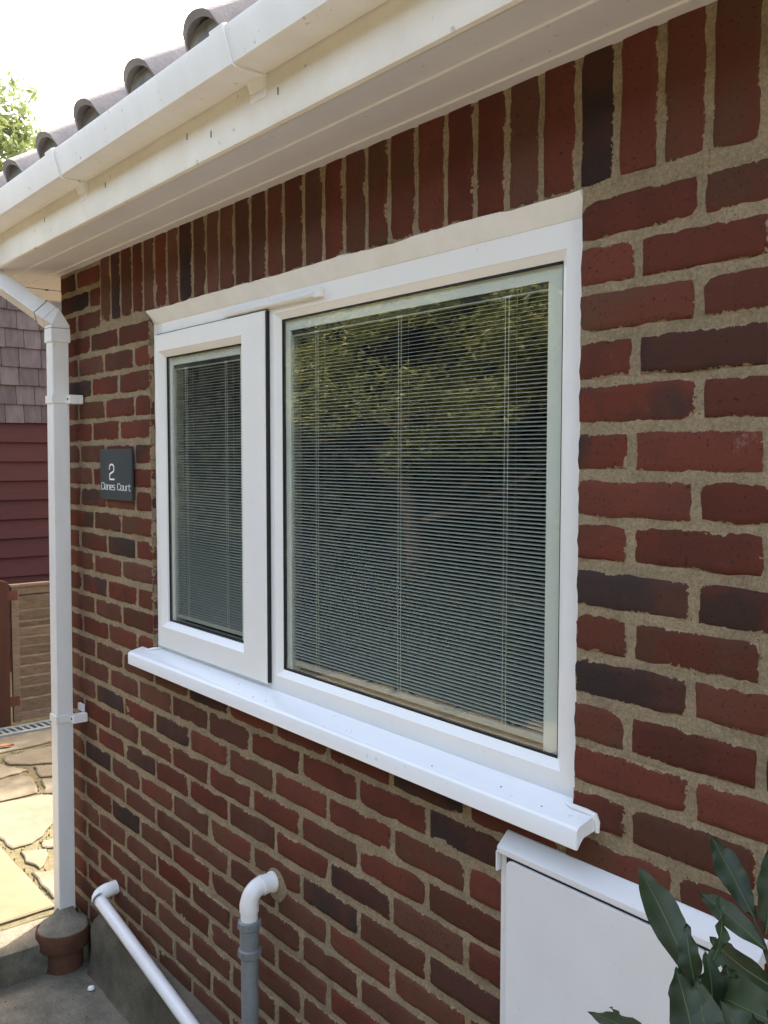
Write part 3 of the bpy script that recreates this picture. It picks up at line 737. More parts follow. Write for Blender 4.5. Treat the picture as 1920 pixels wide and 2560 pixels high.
# orientation: pipe's "front" follows the bend
e1 = ob + dirn*0.010; e2 = ob+dirn*0.065
xd = Vector((1,0,0)); 
def frame_for(d, xref):
    a = (xref - d*xref.dot(d)).normalized(); b = d.cross(a).normalized(); return a, b
a1, b1 = frame_for(dirn, Vector((1, 0, 0)))
def elbow(mb, p0, p1, p2, h):
    d0 = (p1-p0).normalized(); d1 = (p2-p1).normalized(); md = (d0+d1).normalized()
    x0_ = Vector((1,0,0)); A0, B0 = frame_for(d0, x0_); A1, B1 = frame_for(md, x0_); A2, B2 = frame_for(d1, x0_)
    k = 1/math.cos(d0.angle(d1)/2)*0.98
    sqtube(mb, [(p0, A0, B0), (p1-d0*0.012, A0, B0), (p1+d1*0.012, A2, B2), (p2, A2, B2)], h, h)
m3 = MB(); elbow(m3, topc+Vector((0,0,0.0125)), ob, e2, H+0.0035); m3.build('elbow', M['downpipe'], dpt, bevel=0.003)
m4 = MB(); q0 = e2+dirn*0.0004; q1 = e2+dirn*0.30
sqtube(m4, [(q0, a1, b1), (q1, a1, b1)], H, H); m4.build('offset_pipe', M['downpipe'], dpt, bevel=0.004)
m5 = MB(); sqtube(m5, [(q1-dirn*0.012, a1, b1), (q1+dirn*0.04, a1, b1), (q1+Vector((-0.03, -0.02, 0.085)), (1,0,0), (0,1,0)), (q1+Vector((-0.03, -0.02, 0.20)), (1,0,0), (0,1,0))], H+0.004, H+0.004); m5.build('elbow', M['downpipe'], dpt, bevel=0.003)
for (c0, da, hh) in ((topc+Vector((0, 0, 0.0122)), None, H+0.0046), (e2+dirn*0.0006, 1, H+0.0040), (e2-dirn*0.040, 1, H+0.0040)):
    ms = MB()
    if da is None: sqtube(ms, [(c0, (1,0,0), (0,1,0)), (c0+Vector((0,0,0.0010)), (1,0,0), (0,1,0))], hh, hh)
    else: sqtube(ms, [(c0, a1, b1), (c0+dirn*0.0011, a1, b1)], hh, hh)
    ms.build('pipe_seam', M['greypipe'], dpt)
for zc in (0.226, -0.893):
    t = (zc-botc.z)/(topc.z-botc.z); cx = botc.x+(topc.x-botc.x)*t; cy = botc.y+(topc.y-botc.y)*t
    k = MB(); k.box(cx-H-0.004, cx+H+0.004, cy-H-0.004, cy+H+0.004, zc-0.014, zc+0.013)
    cl = k.build('pipe_clip', M['downpipe'], dpt, bevel=0.0018)
    MB().box(cx+H+0.0042, cx+H+0.030, cy+H-0.012, -0.002, zc-0.016, zc+0.015).build('clip_lug', M['waste'], cl, bevel=0.003)
    MB().tube([(cx+H+0.017, cy+H-0.0135, zc), (cx+H+0.017, cy+H-0.008, zc)], 0.0042, 10).build('screw', M['gasket'], cl)
    if zc < 0: MB().box(cx-0.01, cx+H+0.004, -0.012, -0.002, zc+0.015, zc+0.040).build('clip_backplate', M['waste'], cl, bevel=0.002)

# ================================================================== CLAY DRAIN
cd = thing('clay_drain', (-2.150, -0.112, GZ), 'terracotta drain socket with mortar cap at the foot of the downpipe', 'drain pipe')
cx, cy = -2.150, -0.1125
MB().lathe(cx, cy, [(0.067, GZ-0.01), (0.067, -1.684), (0.072, -1.678), (0.086, -1.674), (0.0895, -1.669), (0.0900, -1.620), (0.088, -1.611), (0.0845, -1.609), (0.082, -1.64)], 48).build('clay_socket', M['clay'], cd, smooth=True)
mb = MB(); segs = 40; rings_ = [(0.0835, -1.612), (0.079, -1.607), (0.066, -1.603), (0.050, -1.598), (0.040, -1.588), (0.030, -1.580), (0.0, -1.578)]
for j, (r_, z_) in enumerate(rings_):
    for k in range(segs):
        a = 2*math.pi*k/segs; t = j/(len(rings_)-1)
        ccx = cx+(botc.x+0.01-cx)*t*0.85; ccy = cy+(botc.y-cy)*t*0.85
        mb.v.append((ccx+r_*math.cos(a), ccy+r_*math.sin(a), z_+0.0035*nz(r_*math.cos(a), r_*math.sin(a), 0, 55)))
for j in range(len(rings_)-1):
    for k in range(segs):
        a = j*segs+k; b = j*segs+(k+1) % segs; mb.f.append((a, b, b+segs, a+segs))
mb.build('mortar_cap', M['concrete'], cd, smooth=True)

# ================================================================== HOUSE SIGN
sg = thing('house_sign', (-1.869, -0.006, -0.112), 'dark slate house sign reading 2 Danes Court left of window', 'sign')
sx0, sx1, sz0, sz1 = -1.994, -1.744, -0.1115, 0.0535
MB().box(sx0, sx1, -0.0125, -0.0045, sz0, sz1).build('sign_plate', M['slate'], sg, bevel=0.0015)
def arc(cx_, cz_, rx, rz, a0, a1, n=10): return [(cx_+rx*math.cos(math.radians(a0+(a1-a0)*i/n)), cz_+rz*math.sin(math.radians(a0+(a1-a0)*i/n))) for i in range(n+1)]
# glyphs in a 1-high box; each a list of strokes
G = {
 '2': (0.42, [arc(.2, .8, .19, .19, 180, 0)+[(.39, .68)]+arc(.27, .66, .12, .15, 0, -60, 4)+[(.13, .42)]+arc(.13, .30, .11, .12, 120, 180, 4)+[(.02, .03), (.42, .03)], [(.01, .80), (.01, .68)]]),
 'D': (0.46, [[(0, 0), (0, 1), (.2, 1)]+arc(.22, .78, .22, .22, 90, 0, 6)+arc(.22, .22, .22, .22, 0, -90, 6)+[(0, 0)]]),
 'C': (0.44, [[(.42, .74)]+arc(.22, .78, .2, .2, 0, 180, 8)+arc(.22, .22, .2, .2, 180, 360, 8)+[(.42, .28)]]),
 'a': (0.34, [[(.04, .68), (.12, .70), (.22, .70)]+arc(.22, .6, .1, .1, 90, 0, 4)+[(.32, 0), (.1, 0)]+arc(.1, .1, .1, .1, 270, 180, 3)+[(0, .28)]+arc(.1, .3, .1, .1, 180, 90, 3)+[(.32, .40)]]),
 'n': (0.34, [[(0, 0), (0, .70), (.2, .70)]+arc(.2, .58, .12, .12, 90, 0, 4)+[(.32, 0)]]),
 'e': (0.34, [[(0, .36), (.32, .36), (.32, .58)]+arc(.2, .58, .12, .12, 0, 90, 4)+arc(.12, .58, .12, .12, 90, 180, 4)+arc(.12, .12, .12, .12, 180, 270, 4)+[(.3, 0)]]),
 's': (0.32, [[(.29, .70), (.1, .70)]+arc(.1, .6, .1, .1, 90, 180, 3)+[(0, .45)]+arc(.1, .45, .1, .08, 180, 270, 3)+[(.2, .37)]+arc(.2, .27, .1, .1, 90, 0, 3)+[(.3, .1)]+arc(.2, .1, .1, .1, 0, -90, 3)+[(0, 0)]]),
 'o': (0.34, [arc(.12, .58, .12, .12, 180, 90, 4)+arc(.2, .58, .12, .12, 90, 0, 4)+arc(.2, .12, .12, .12, 0, -90, 4)+arc(.12, .12, .12, .12, 270, 180, 4)+[(0, .58)]]),
 'u': (0.34, [[(0, .70), (0, .12)]+arc(.12, .12, .12, .12, 180, 270, 4)+[(.32, 0), (.32, .70)]]),
 'r': (0.24, [[(0, 0), (0, .70), (.22, .70)]]),
 't': (0.26, [[(.08, .92), (.08, .12)]+arc(.18, .12, .1, .12, 180, 270, 3)+[(.26, 0)], [(0, .68), (.26, .68)]]),
}
def glyph_strokes(mb, ch, x, z, sxx, szz, wid):
    for st in G[ch][1]:
        pts = [Vector((x+p[0]*sxx, z+p[1]*szz)) for p in st]; n = len(pts); o = len(mb.v)
        for i, p in enumerate(pts):
            t = (pts[min(i+1, n-1)]-pts[max(i-1, 0)])
            if t.length < 1e-9: t = Vector((1, 0))
            t.normalize(); q = Vector((-t.y, t.x))*wid/2
            if i == 0: p = p-t*wid*0.3
            if i == n-1: p = p+t*wid*0.3
            for s_ in (1, -1):
                for y in (-0.0135, -0.0126): mb.v.append((p.x+q.x*s_, y, p.y+q.y*s_))
        for i in range(n-1):
            a = o+4*i; b = a+4
            mb.f += [(a, b, b+2, a+2), (a+1, a+3, b+3, b+1), (a, a+1, b+1, b), (a+2, b+2, b+3, a+3)]
mb = MB(); glyph_strokes(mb, '2', -1.915, -0.0465, 0.092, 0.0505, 0.0052); mb.build('sign_number', M['letter'], sg)
mb = MB(); xx = -1.981
hgt = 0.0215; sx_ = 0.0525
for ch in 'Danes Court':
    if ch == ' ': xx += 0.016; continue
    glyph_strokes(mb, ch, xx, -0.0790, sx_, hgt, 0.0022); xx += G[ch][0]*sx_+0.0035
mb.build('sign_name', M['letter'], sg)

# ================================================================== WASTE PIPES
wp = thing('waste_pipe', (-1.95, -0.05, -1.46), 'white waste pipe sloping down along the foot of the wall', 'pipe')
e0 = Vector((-1.945, 0.0, -1.428)); A = Vector((-1.965, -0.062, -1.448)); B = Vector((-1.10, -0.060, -1.603))
dp = (B-A).normalized()
arcp = [e0, Vector((-1.945, -0.022, -1.430))]
for i in range(7):
    t = i/6; arcp.append(Vector((-1.945, -0.034, -1.431)).lerp(A, t)*(1-t) + A.lerp(A+dp*0.030, t)*t)
MB().tube(arcp, [0.0235]*2+[0.0245]*5+[0.0255, 0.0258], 20).build('elbow', M['waste'], wp, smooth=True)
MB().tube([arcp[-1]-dp*0.004, arcp[-1]+dp*0.0015], 0.0262, 20).build('elbow_rim', M['greypipe'], wp, smooth=True)
MB().tube([A+dp*0.02, B], 0.0205, 20).build('straight_pipe', M['waste'], wp, smooth=True)
wp2 = thing('waste_pipe', (-0.955, -0.07, -1.42), 'white elbow and grey waste pipe dropping down the wall below window', 'pipe')
wx, wy = -0.952, -0.072
ap = [Vector((wx+0.004, 0.0, -1.043)), Vector((wx+0.003, -0.030, -1.043))]
for i in range(1, 8):
    a = math.pi/2*i/7; ap.append(Vector((wx, -0.032-0.040*math.sin(a), -1.043-0.040*(1-math.cos(a)))))
ap.append(Vector((wx, wy, -1.100)))
MB().tube(ap, [0.0235, 0.0235]+[0.0225]*6+[0.0240, 0.0240], 22).build('elbow', M['waste'], wp2, smooth=True)
MB().tube([(wx+0.003, -0.032, -1.043), (wx+0.003, -0.038, -1.0435)], 0.0248, 22).build('elbow_rim', M['waste'], wp2, smooth=True)
MB().tube([(wx+0.004, -0.002, -1.043), (wx+0.004, -0.010, -1.043)], 0.0258, 22).build('elbow_rim', M['waste'], wp2, smooth=True)
MB().tube([(wx, wy, -1.095), (wx, wy, -1.124)], [0.0215, 0.0215], 22).build('white_stub', M['waste'], wp2, smooth=True)
def nut(z, nm):
    mb = MB(); mb.tube([(wx, wy, z), (wx, wy, z-0.003), (wx, wy, z-0.020), (wx, wy, z-0.023)], [0.0245, 0.0275, 0.0275, 0.0250], 24)
    for k in range(10):
        a = 2*math.pi*k/10; r_ = 0.0275
        ux, uy = math.cos(a), math.sin(a); t_ = (-uy*0.0022, ux*0.0022)
        mb.add([(wx+ux*r_+t_[0], wy+uy*r_+t_[1], z-0.004), (wx+ux*(r_+.0022)+t_[0], wy+uy*(r_+.0022)+t_[1], z-0.004), (wx+ux*(r_+.0022)-t_[0], wy+uy*(r_+.0022)-t_[1], z-0.004), (wx+ux*r_-t_[0], wy+uy*r_-t_[1], z-0.004),
                (wx+ux*r_+t_[0], wy+uy*r_+t_[1], z-0.019), (wx+ux*(r_+.0022)+t_[0], wy+uy*(r_+.0022)+t_[1], z-0.019), (wx+ux*(r_+.0022)-t_[0], wy+uy*(r_+.0022)-t_[1], z-0.019), (wx+ux*r_-t_[0], wy+uy*r_-t_[1], z-0.019)],
               [(0,1,2,3),(4,7,6,5),(0,4,5,1),(1,5,6,2),(2,6,7,3)])
    mb.build(nm, M['greypipe'], wp2)
nut(-1.121, 'coupling_nut'); nut(-1.193, 'coupling_nut')
MB().tube([(wx, wy, -1.140), (wx, wy, -1.196)], 0.0238, 22).build('coupling_body', M['greypipe'], wp2, smooth=True)
MB().tube([(wx, wy, -1.212), (wx, wy, -1.74)], 0.0215, 22).build('grey_pipe', M['greypipe'], wp2, smooth=True)
mb = MB(); n = 22; o_ = [(wx+0.012+(0.044+0.006*nz(k, 2, 0, 1.1))*math.cos(2*math.pi*k/n), -0.0030, -1.050+(0.040+0.005*nz(k, 5, 0, 1.3))*math.sin(2*math.pi*k/n)) for k in range(n)]
i_ = [(x, 0.006, z) for x, y, z in [((wx+0.012)+(p[0]-wx-0.012)*1.1, 0, -1.05+(p[2]+1.05)*1.1) for p in o_]]
mb.add([(wx+0.012, -0.006, -1.05)]+o_+i_, [(0, 1+k, 1+(k+1) % n) for k in range(n)]+[(1+k, 1+n+k, 1+n+(k+1) % n, 1+(k+1) % n) for k in range(n)])
mb.build('mortar_patch', M['mortar'], wp2, smooth=True)

# ================================================================== METER CABINET
mc = thing('meter_cabinet', (0.09, -0.02, -1.29), 'white plastic meter cabinet with sloping hood below the window sill', 'meter cabinet')
bx0, bx1 = -0.148, 0.341
MB().box(bx0, bx1-0.018, -0.021, 0.001, -1.29, -0.684).build('cabinet_body', M['cabinet'], mc, bevel=0.003)
MB().box(bx1-0.0178, bx1+0.004, -0.012, 0.001, -1.29, -0.684).build('cabinet_flange', M['cabinet'], mc, bevel=0.002)
# hood
MB().prism([(0.0, -0.652), (-0.004, -0.6525), (-0.028, -0.673), (-0.0310, -0.6765), (-0.0310, -0.6870), (-0.024, -0.6870), (-0.024, -0.684), (0.0, -0.684)], 'x', bx0-0.001, bx1+0.010).build('cabinet_hood', M['cabinet'], mc, bevel=0.0018)
MB().box(bx0-0.0035, bx0-0.0005, -0.0315, 0.0, -0.722, -0.6845).build('hood_cheek', M['cabinet'], mc, bevel=0.0015)
# door with dark groove
MB().box(bx0+0.0165, bx1-0.030, -0.0235, -0.0215, -1.272, -0.693).build('door_gap', M['gasket'], mc)
def rounded_rect(x0, x1, z0, z1, r_, n=6):
    pts = []
    for (cx_, cz_, a0) in ((x1-r_, z0+r_, -90), (x1-r_, z1-r_, 0), (x0+r_, z1-r_, 90), (x0+r_, z0+r_, 180)):
        pts += [(cx_+r_*math.cos(math.radians(a0+90*i/n)), cz_+r_*math.sin(math.radians(a0+90*i/n))) for i in range(n+1)]
    return pts
MB().prism(rounded_rect(bx0+0.0200, bx1-0.033, -1.269, -0.6945, 0.012), 'y', -0.029, -0.022).build('cabinet_door', M['cabinet'], mc, bevel=0.002)
MB().prism(rounded_rect(0.10, 0.125, -1.0, -0.955, 0.01), 'y', -0.0305, -0.0292).build('door_lock', M['greypipe'], mc)

# ================================================================== SHRUB
sh = thing('laurel_shrub', (0.46, -0.24, GZ), 'dark green long leaved shrub growing in front of the meter cabinet', 'shrub')
def U(u, v, y):
    d = fw + rt2*((u-960)/F_PX) - up2*((v-1280)/F_PX); t = (y+1.22042)/d.y
    return Vector((0.98382, -1.22042, 0.02876)) + d*t
def leaf(base, tip, width, bend=0.012, roll_=0.0, wav=0.003, material='leaf', seed=0, fold=0.25):
    r = random.Random(seed); b = Vector(base); t = Vector(tip); ax = (t-b); Ln = ax.length; ax.normalize()
    width *= 0.70
    view = (cam.matrix_world.translation-(b+t)/2).normalized()
    sd_ = ax.cross(view).normalized(); nrm = sd_.cross(ax).normalized()
    rotm = Matrix.Rotation(roll_, 3, ax); sd_ = rotm @ sd_; nrm = rotm @ nrm
    n = 16; mb = MB(); ph = r.uniform(0, 6)
    for i in range(n+1):
        s = i/n
        wd = width*0.5*(math.sin(math.pi*min(1, s**0.86))**1.02)
        if s < 0.06: wd = 0.0015
        c = b+ax*Ln*s + nrm*bend*math.sin(math.pi*s)
        for j, q in enumerate((-1, -0.55, 0, 0.55, 1)):
            ed = wd*q
            if abs(q) == 1 and 0.06 < s < 0.98: ed += math.copysign(wav*(0.5*math.sin(s*30+ph+q)+0.5*math.sin(s*57+ph*2)), q)*0.6
            lift = fold*abs(ed) + (wav*1.2*math.sin(s*22+ph+q*2) if abs(q) == 1 else 0)
            mb.v.append(tuple(c+sd_*ed+nrm*lift))
    for i in range(n):
        for j in range(4):
            a = i*5+j; mb.f.append((a, a+1, a+6, a+5))
    lf = mb.build('leaf', M[material], sh, smooth=True)
    rb = MB(); pts = [b+ax*Ln*s+nrm*(bend*math.sin(math.pi*s)+0.0006) for s in [0, .2, .4, .6, .8, .93]]
    rb.tube(pts, [0.0016, 0.0013, 0.001, 0.0008, 0.0005, 0.0003], 6).build('midrib', M['rib'], lf)
    return lf
LV = [ # base px, tip px, y base, y tip, width(m), roll, material
 ((1738, 2462), (1597, 2169), -0.30, -0.20, 0.058, 0.15, 'leaf'), ((1746, 2480), (1717, 2308), -0.30, -0.28, 0.036, -0.3, 'leaf'),
 ((1746, 2462), (1796, 2240), -0.31, -0.24, 0.022, 0.8, 'leafpale'), ((1915, 2375), (1748, 2230), -0.20, -0.14, 0.040, 0.2, 'leaf'),
 ((1985, 2500), (1777, 2341), -0.24, -0.17, 0.046, -0.4, 'leaf'), ((1885, 2295), (1776, 2088), -0.16, -0.10, 0.046, 0.1, 'leaf'),
 ((1890, 2300), (1783, 2142), -0.14, -0.09, 0.024, 0.7, 'leafpale'), ((1914, 2335), (1920, 2115), -0.17, -0.12, 0.044, 0.3, 'leaf'),
 ((2010, 2600), (1775, 2482), -0.36, -0.26, 0.075, 0.1, 'leafpale'), ((1700, 2650), (1471, 2532), -0.36, -0.22, 0.036, 0.4, 'leaf'),
 ((1760, 2660), (1526, 2517), -0.34, -0.20, 0.034, -0.6, 'leaf'), ((1755, 2720), (1688, 2420), -0.40, -0.34, 0.064, 0.3, 'leaf'),
 ((1800, 2700), (1745, 2450), -0.38, -0.33, 0.062, -0.2, 'leaf'), ((1832, 2500), (1814, 2412), -0.26, -0.24, 0.030, 0.1, 'leaf'),
 ((1755, 2500), (1832, 2418), -0.30, -0.25, 0.026, 0.7, 'leaf'), ((1770, 2560), (1762, 2375), -0.31, -0.30, 0.048, 0.6, 'leaf'),
 ((1900, 2720), (1800, 2500), -0.36, -0.34, 0.070, 0.2, 'leaf'), ((1960, 2720), (1880, 2530), -0.33, -0.35, 0.062, -0.3, 'leaf'),
 ((1745, 2600), (1690, 2380), -0.33, -0.27, 0.046, 0.5, 'leaf'), ((1990, 2420), (1935, 2200), -0.22, -0.16, 0.034, 0.3, 'leaf'),
 ((1720, 2760), (1600, 2610), -0.42, -0.34, 0.052, 0.2, 'leaf'), ((2060, 2500), (1990, 2300), -0.3, -0.25, 0.05, 0.4, 'leaf'), ((2100, 2700), (1960, 2560), -0.4, -0.36, 0.055, 0.1, 'leaf'),
 ((2050, 2760), (2150, 2560), -0.4, -0.34, 0.05, 0.5, 'leaf'), ((1850, 2800), (1900, 2600), -0.44, -0.42, 0.065, 0.5, 'leafpale'),
 ((1830, 2760), (1810, 2560), -0.42, -0.40, 0.06, 0.1, 'leaf'), ((1990, 2660), (1930, 2470), -0.34, -0.30, 0.05, 0.2, 'leaf'),
]
for i, (b_, t_, yb_, yt_, wd_, rl_, mt_) in enumerate(LV):
    leaf(U(*b_, yb_), U(*t_, yt_), wd_, 0.010 if i % 2 else 0.016, rl_, 0.0020+0.0010*(i % 3), mt_, i)
root = Vector((0.46, -0.30, GZ))
for (pts_) in ([U(1740, 2452, -0.30), U(1752, 2560, -0.32), U(1775, 2700, -0.34), Vector((0.44, -0.33, -1.1)), root],
               [U(1885, 2292, -0.16), U(1912, 2370, -0.19), U(1950, 2500, -0.24), Vector((0.50, -0.27, -0.95)), Vector((0.47, -0.30, -1.3)), root],
               [U(1990, 2420, -0.22), U(2010, 2600, -0.28), Vector((0.52, -0.29, -1.1)), root]):
    MB().tube(pts_, [0.0022]+[0.0032]*(len(pts_)-2)+[0.007], 8).build('stem', M['twig'], sh, smooth=True)
rl = random.Random(3)
for i in range(16):
    z = -1.45+rl.random()*0.42; a = rl.uniform(0, 6.28); b = Vector((0.47+rl.uniform(-.03, .03), -0.29, z))
    leaf(b, b+Vector((math.cos(a)*0.13, math.sin(a)*0.13*0.8-0.02, rl.uniform(0.02, 0.12))), 0.036, 0.01, rl.uniform(-.5, .5), 0.003, 'leaf', 50+i)

# ================================================================== GROUND, STEP, PATIO
def relief(name, x0, x1, y0, y1, z, st, amp, material, fine=0.0, kind='structure', parent=None):
    mb = MB(); nx = max(1, int((x1-x0)/st)); ny = max(1, int((y1-y0)/st))
    for j in range(ny+1):
        for i in range(nx+1):
            x = x0+(x1-x0)*i/nx; y = y0+(y1-y0)*j/ny
            mb.v.append((x, y, z+amp*nz(x, y, 0, 5)+fine*nz(x, y, 3, 38)))
    for j in range(ny):
        for i in range(nx):
            a = j*(nx+1)+i; mb.f.append((a, a+1, a+nx+2, a+nx+1))
    if parent is not None: return mb.build(name, material, parent, smooth=True)
    return mb.build(name, material, None, smooth=True, kind=kind)
MB().add([(-60, -60, GZ-0.05), (60, -60, GZ-0.05), (60, 60, GZ-0.05), (-60, 60, GZ-0.05)], [(0, 1, 2, 3)]).build('ground', M['earth'], kind='structure')
relief('concrete_path', -2.14, 2.6, -1.25, 0.01, GZ, 0.02, 0.004, M['concrete'], 0.0025)
MB().box(-2.14, 4.0, -3.9, -1.252, GZ-0.04, GZ-0.004).build('garden_path', M['pale_path'], kind='structure')
XS = -2.127      # face of the step
def step_kerb():
    mb = MB(); n = 110; y0_, y1_ = -3.9, -0.03
    prof = [(XS-0.012, GZ-0.02), (XS-0.002, GZ+0.02), (XS, -1.67), (XS-0.006, -1.642), (XS-0.022, PZ-0.003), (XS-0.08, PZ-0.006), (XS-0.14, PZ-0.006), (XS-0.178, PZ-0.010), (XS-0.186, PZ-0.04)]
    m_ = len(prof)
    for i in range(n+1):
        y = y0_+(y1_-y0_)*(i/n)**0.6 if False else y0_+(y1_-y0_)*(1-(1-i/n)**1.9)
        for j, (x, z) in enumerate(prof):
            e = 0.006*nz(y, j*0.3, 0, 9)+0.003*nz(y, j, 2, 35)
            mb.v.append((x+e, y, z+e*0.7))
    for i in range(n):
        for j in range(m_-1):
            a = i*m_+j; mb.f.append((a, a+m_, a+m_+1, a+1))
    mb.build('step', M['concrete'], smooth=True, kind='structure')
step_kerb()
MB().box(-8.0, XS-0.181, -3.9, 6.0, GZ-0.04, PZ-0.022).build('patio_bed', M['soil'], kind='structure')
patio = relief('patio', -8.0, XS-0.182, -3.9, 6.0, PZ-0.010, 0.08, 0.002, M['soil'], 0.003)
def stone(pts, z, th, material, seed, nm='paving_stone', inner=3, rough=0.008):
    r = random.Random(seed); P = []
    n = len(pts)
    for i in range(n):
        a = Vector(pts[i]); b = Vector(pts[(i+1) % n]); L_ = (b-a).length; k = max(2, int(L_/0.06))
        for q in range(k):
            p = a.lerp(b, q/k); nn = Vector((-(b-a).y, (b-a).x)).normalized()
            P.append(p+nn*r.uniform(-rough, rough)*0.6)
    c = sum(P, Vector((0, 0)))/len(P); mb = MB(); m_ = len(P)
    for sc_, zz in ((1.0, z-th), (1.0, z-0.004), (1-0.012/max(0.05, (P[0]-c).length), z)):
        for p in P:
            q = c+(p-c)*sc_; mb.v.append((q.x, q.y, zz+(0.0012*nz(q.x, q.y, seed, 12))))
    for l in range(2):
        for i in range(m_): a = l*m_+i; b = l*m_+(i+1) % m_; mb.f.append((a, b, b+m_, a+m_))
    mb.f.append(tuple(2*m_+i for i in range(m_)))
    o = mb.build(nm, material, patio)
    return o
# big square slab beside the step and its neighbours
for k, (xa, xb) in enumerate(((-3.26, -2.348), (-4.19, -3.275), (-5.10, -4.20))):
    for q, (ya, yb) in enumerate(((-1.06, -0.068), (-2.08, -1.075), (-3.1, -2.095))):
        stone([(xa, ya), (xb, ya), (xb, yb), (xa, yb)], PZ+0.002, 0.03, M['slab'], 10+k*3+q, 'paving_slab', rough=0.003)
# crazy paving between slab and gate (world x,y read off the photograph)
CR = [
[(-4.54, 0.255), (-4.547, 0.39), (-4.587, 0.882), (-4.343, 0.789), (-4.312, 0.32), (-4.302, 0.19)] ,
[(-4.215, 0.308), (-4.29, 0.768), (-3.882, 0.612), (-4.014, 0.387), (-4.076, 0.3)] ,
[(-4.225, 0.168), (-4.102, 0.258), (-3.935, 0.343), (-3.902, 0.295), (-3.896, 0.196), (-3.9, 0.079)] ,
[(-3.969, 0.392), (-3.85, 0.6), (-3.677, 0.534), (-3.774, 0.366), (-3.868, 0.375)] ,
[(-3.858, 0.068), (-3.866, 0.187), (-3.852, 0.308), (-3.78, 0.321), (-3.56, 0.275), (-3.562, 0.096), (-3.575, -0.01)] ,
[(-3.744, 0.356), (-3.629, 0.515), (-3.439, 0.442), (-3.532, 0.301)] ,
[(-3.533, -0.022), (-3.535, 0.088), (-3.52, 0.273), (-3.401, 0.428), (-3.128, 0.323), (-3.13, 0.202), (-3.022, 0.111), (-2.972, 0.053), (-2.97, -0.023), (-3.076, -0.035), (-3.431, -0.05)] ,
[(-2.973, 0.084), (-2.928, 0.247), (-2.817, 0.204), (-2.883, 0.091), (-2.932, 0.076)] ,
[(-2.91, -0.017), (-2.875, 0.076), (-2.74, 0.034), (-2.702, -0.007), (-2.797, -0.024)] ,
[(-2.686, -0.044), (-2.662, 0.02), (-2.635, 0.134), (-2.445, 0.062), (-2.426, -0.044)] ,
 [(-2.67, 0.17), (-2.90, 0.28), (-2.82, 0.8), (-2.40, 0.8), (-2.40, 0.10)], [(-3.40, 0.46), (-2.93, 0.28), (-2.85, 0.8), (-3.42, 0.8)], [(-3.65, 0.55), (-3.43, 0.47), (-3.45, 0.8), (-3.80, 0.8)],
]
for i, pts in enumerate(CR):
    stone(pts, PZ+0.001, 0.03, M['crazy'], 60+i, 'crazy_paving_stone', rough=0.016)
r5 = random.Random(11)
for ix in range(5):
    for iy in range(9):
        xa = -4.52+ix*0.43; ya = 0.86+iy*0.46
        pts = [(xa+r5.uniform(0, .05), ya+r5.uniform(0, .05)), (xa+.38+r5.uniform(-.03, .03), ya+r5.uniform(0, .05)), (xa+.38+r5.uniform(-.03, .03), ya+.41+r5.uniform(-.04, .02)), (xa+r5.uniform(0, .05), ya+.41+r5.uniform(-.04, .02))]
        stone(pts, PZ+0.001, 0.03, M['crazy'], 200+ix*10+iy, 'crazy_paving_stone', rough=0.012)
# grit in the joints
gr = MB(); rg = random.Random(2)
for i in range(1400):
    x = rg.uniform(-4.5, -2.33); y = rg.uniform(-0.07, 0.8); s = rg.uniform(0.002, 0.007)
    z = PZ-0.009
    gr.add([(x, y, z+s*1.6), (x+s, y, z), (x-s*.5, y+s*.8, z), (x-s*.5, y-s*.8, z)], [(0, 1, 2), (0, 2, 3), (0, 3, 1)])
gr.build('joint_grit', M['crazy'], kind='stuff', label='loose grit and crumbs lying in the paving joints', category='grit')
# pebble by the clay drain
MB().lathe(-1.935, -0.098, [(0.006, GZ+0.001), (0.012, GZ+0.005), (0.010, GZ+0.012), (0.003, GZ+0.015)], 10).build('pebble', M['sealant'], label='small pale pebble on the path beside the clay drain', category='pebble')
def dead_leaf(x, y, s, rot_, label):
    mb = MB(); n = 8
    for i in range(n+1):
        t = i/n; wv = s*0.42*math.sin(math.pi*t)**0.7+0.0008
        cxx = (t-0.5)*s*2
        for q in (-1, 0, 1):
            X_ = cxx; Y_ = q*wv
            mb.v.append((x+X_*math.cos(rot_)-Y_*math.sin(rot_), y+X_*math.sin(rot_)+Y_*math.cos(rot_), PZ+0.004+abs(q)*s*0.22+0.1*s*math.sin(3*t)))
    for i in range(n):
        for j in range(2): a = i*3+j; mb.f.append((a, a+1, a+4, a+3))
    mb.build('fallen_leaf', M['dryleaf'], smooth=True, label=label, category='leaf', group='fallen leaves on the paving')
dead_leaf(-4.21, 0.15, 0.05, 1.2, 'curled orange leaf at the left edge on the grey paving')
dead_leaf(-4.28, 0.60, 0.032, 0.4, 'small bright orange leaf on paving close to the white downpipe')
dead_leaf(-4.38, 0.37, 0.045, 1.4, 'dull brown leaf on paving just in front of the drain grate')
dead_leaf(-3.30, -0.14, 0.022, 0.2, 'tiny dark leaf on the sunlit slab nearest the step')

